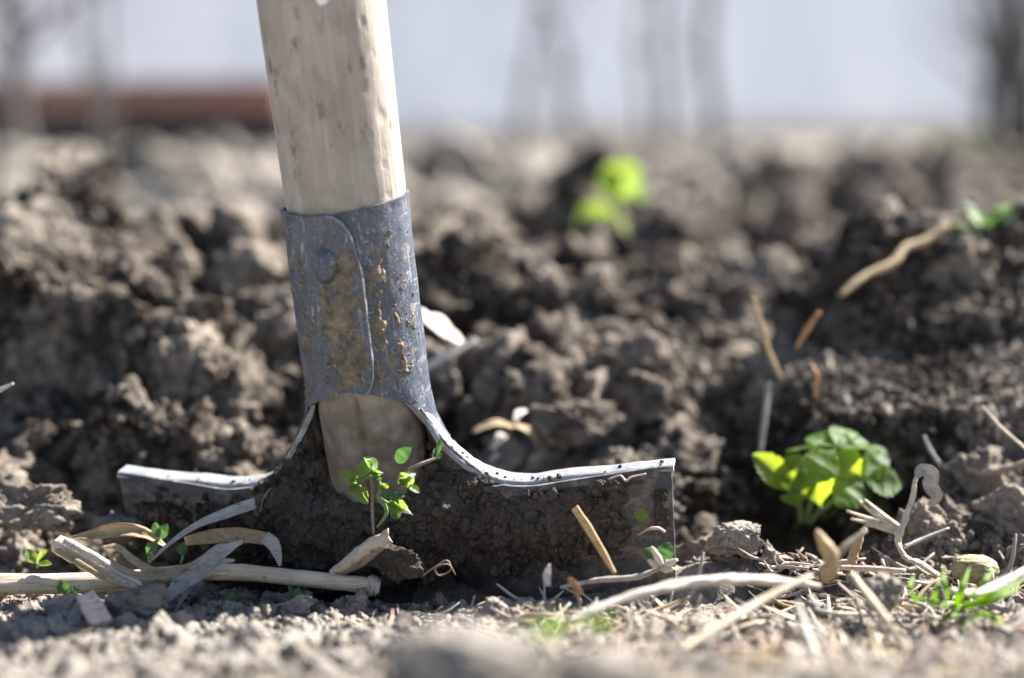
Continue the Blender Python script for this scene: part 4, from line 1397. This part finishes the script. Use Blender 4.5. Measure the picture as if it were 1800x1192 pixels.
# plants further back
b1 = on(1075, 448)
p1 = empty("leafy_seedling", b1, "bright green two leaved seedling blurred in the bed right of the shaft", "seedling")
Y1 = b1[1] - .05
s1 = Y1 / 1.1
tube_ob("leaf_stalk", [b1, at(1082, 400, Y1), at(1088, 350, Y1)], [.0016 * s1, .0013 * s1, .001 * s1], STEMG, p1, n=14, m=7)
tube_ob("leaf_stalk", [b1, at(1068, 425, Y1), at(1062, 412, Y1)], [.0016 * s1, .0013 * s1, .001 * s1], STEMG, p1, n=14, m=7)
for b, t, w, nrm in (((1080, 352), (1105, 282), .034, (-.2, -.8, .5)), ((1088, 345), (1142, 340), .026, (.3, -.5, .8)), ((1085, 345), (1065, 300), .022, (-.5, -.5, .7)),
                     ((1065, 418), (1030, 360), .032, (-.2, -.8, .5)), ((1065, 416), (1090, 385), .026, (.4, -.6, .7)), ((1062, 420), (1022, 425), .020, (0, -.6, .8)), ((1065, 420), (1085, 436), .018, (.2, -.6, .8))):
    leaf_ob("leaf", at(*b, Y1), at(*t, Y1 - .004), nrm, w * s1, GREEN_LIT, p1, teeth=7, cup=.25, bend=.1)
b2 = on(1735, 425)
p2 = empty("leafy_weed", b2, "glossy green weed behind the crest of the right mound", "weed")
Y2 = b2[1]
for k in range(11):
    a = k * 2.4
    t = b2 + Y2 * np.array([.026 * math.cos(a), .012 * math.sin(a), .012 + .012 * (k % 4) / 2])
    leaf_ob("leaf", b2 + np.array([0, 0, .003]) + .15 * (t - b2), t, (-.3 * math.cos(a), -.4, 1), .014 * Y2, GREEN_DARK if k % 3 else GREEN_LIT, p2, teeth=6, cup=.2, bend=.3)
b3 = at(1685, 262, 4.4)
b3[2] = float(H(b3[0], b3[1])) - .005
p3 = empty("distant_weed", b3, "far green weed at the back of the bed near the dark bush", "weed")
for k in range(16):
    a = k * 2.4
    t = b3 + np.array([.085 * math.cos(a), .06 * math.sin(a), .06 + .08 * (k % 5) / 4])
    leaf_ob("leaf", b3 + .2 * (t - b3), t, (-.3 * math.cos(a), -.4, 1), .06, GREEN_LIT if k % 3 == 0 else GREEN, p3, teeth=5, cup=.2, bend=.25)


PALE_SOIL = mat_soil("dry_crust", (0.43, 0.375, 0.315), (0.085, 0.069, 0.057), 0.66)
# clods that stand out singly
def clod(name, label, u, v, Y, size, seed, mat=SOIL, sub=5, rough=.38):
    V, F = lump(sub, seed, rough, .8)
    d = np.linalg.norm(V, axis=1)
    P = V * 5 + seed
    V = V * (1 + .05 * np.abs(noise3(*(P * 1.5).T, seed + 9)) + .045 * noise3(*(P * 3.4).T, seed + 10) + .03 * noise3(*(P * 7).T, seed + 11))[:, None]
    o = link(name, mesh_np(name, V * np.asarray(size), F), mat)
    o.location = at(u, v, Y)
    return tag(o, label, "clod")


clod("earth_clod", "crumbly brown clod under the split straw end, beside the wood chip", 225, 1062, .425, (.0085, .006, .0062), 501)
clod("earth_clod", "small knobbly clod touching the tip of the split straw", 268, 1045, .428, (.0042, .004, .0036), 502)
clod("earth_clod", "knobbly clod left of the pinkish wood chip", 95, 1066, .428, (.006, .005, .0045), 503)
clod("earth_clod", "pale rough clod just right of the blade's lower corner", 1292, 950, .474, (.009, .007, .0055), 504, PALE_SOIL)
clod("earth_clod", "dark knobbly clod between thin straw and grass tuft", 1545, 1045, .415, (.0072, .006, .006), 505)
clod("earth_clod", "large blurred brown clod at the bottom edge in the middle foreground", 800, 1172, .270, (.014, .010, .0085), 506)
clod("earth_clod", "second blurred brown clod at the bottom edge, right of the larger one", 1040, 1180, .268, (.010, .008, .0065), 507)
clod("earth_clod", "dark rounded clod deep in the pit before the blade's middle", 690, 985, .453, (.010, .006, .0075), 508, MUD)
clod("earth_clod", "crumbly clod heap at the left end of the blade under the tread tip", 205, 935, .492, (.0085, .008, .009), 509)
clod("earth_clod", "lumpy clod standing at the left edge behind the small seedling", 40, 900, .492, (.017, .012, .014), 510)
clod("earth_clod", "big rough clod crowning the right mound under the crooked twig", 1690, 462, .645, (.022, .016, .012), 512)
clod("earth_clod", "long sunlit clod ridge behind the spade's right shoulder", 1010, 600, .64, (.034, .022, .016), 513)
clod("earth_clod", "rounded clod behind the right tread, beside the yellow litter", 1010, 735, .565, (.016, .012, .013), 514)
g4 = A(970, 1128, .285)
seedling("blurred pale green sprout in the bottom middle foreground", g4, [((A(965, 1118, .285), A(935, 1088, .285)), (0, -.6, .8), 1.3), ((A(968, 1118, .284), A(985, 1080, .284)), (.2, -.8, .5), 1.2)], GREEN_LIT)
g5 = A(1045, 1110, .30)
seedling("blurred pale green leaf pair right of the foreground sprout", g5, [((A(1042, 1104, .30), A(1015, 1085, .30)), (0, -.6, .8), 1.4), ((A(1046, 1104, .30), A(1078, 1084, .30)), (.2, -.7, .7), 1.4)], GREEN_LIT)

CRUST = bpy.data.collections.new("crust_shapes")
for k in range(6):
    proto(CRUST, "crust_shape_%d" % k, *lump(3, 700 + k, .6, .5), PALE_SOIL)
cx, cy = RNG.uniform(.10, .28, 7000), RNG.uniform(.543, .612, 7000)
kp = terraces(cx, cy)[0] + RNG.uniform(-.4, .3, 7000) + .4 * noise2(cx * 60, cy * 60, 5) > .45
cx, cy = cx[kp], cy[kp]
cs = .0005 * 6.0 ** (RNG.uniform(0, 1, len(cx)) ** 2.2)
scatter("dry_crust_crumbs", CRUST, np.stack([cx, cy, H(cx, cy) + cs * RNG.uniform(0, .8, len(cx)) + .0015 * RNG.uniform(0, 1, len(cx))], 1), cs, RNG.uniform(0, 6.28, (len(cx), 3)), RNG.integers(0, 6, len(cx)), "pale dry crumbs covering the bright ledge of the right mound")

# straw litter too small to count
LIT = bpy.data.collections.new("litter_shapes")
r_ = np.random.default_rng(3)
for k in range(8):
    b = r_.normal(0, .12, 3)
    Pk = [(-1, 0, 0), (-.3, b[0], b[1]), (.4, b[1], b[2]), (1, b[2], b[0])]
    if k % 2:
        V, F = merge_tri([tube(Pk, [.025, .06, .05, .02], n=12, m=6, rough=.2, seed=k)])
    else:
        V, F = merge_tri([ribbon(Pk, [.05, .15, .13, .03], n=12, m=5, cup=.4, thick=.03, seed=k)])
    proto(LIT, "litter_shape_%d" % k, V, F, (STRAW, STRAW_WHITE, TWIG, STRAW_GREY, STRAW, STRAW_TAN, STRAW_WHITE, STRAW_PINK)[k])


def strew(n, x0, x1, y0, y1, s0, s1):
    x, y = RNG.uniform(x0, x1, n), RNG.uniform(y0, y1, n)
    q = (x - SO[0]) * 0.19 + (y - SO[1]) * 0.98
    k = ~((np.abs(q + 0.004) < 0.022) & (np.abs(x) < .085) & (y < .56))
    x, y = x[k], y[k]
    s = s0 * (s1 / s0) ** RNG.uniform(0, 1, len(x)) ** 1.6
    R3 = np.stack([RNG.normal(0, .25, len(x)), RNG.normal(0, .3, len(x)), RNG.uniform(0, 6.28, len(x))], 1)
    return np.stack([x, y, H(x, y) + RNG.uniform(.0008, .004, len(x))], 1), s, R3, RNG.integers(0, 8, len(x))


S4 = [strew(240, -.17, .05, .28, .46, .0012, .005), strew(2100, .0, .18, .29, .48, .0022, .014), strew(260, -.05, .06, .30, .44, .0015, .008), strew(260, .03, .17, .33, .47, .008, .020), strew(420, -.25, .28, .50, .74, .002, .010), strew(200, -.8, .8, .75, 1.8, .005, .022)]
scatter("straw_litter", LIT, *[np.concatenate([s[i] for s in S4]) for i in range(4)], "fine bits of straw and root strewn over the soil")
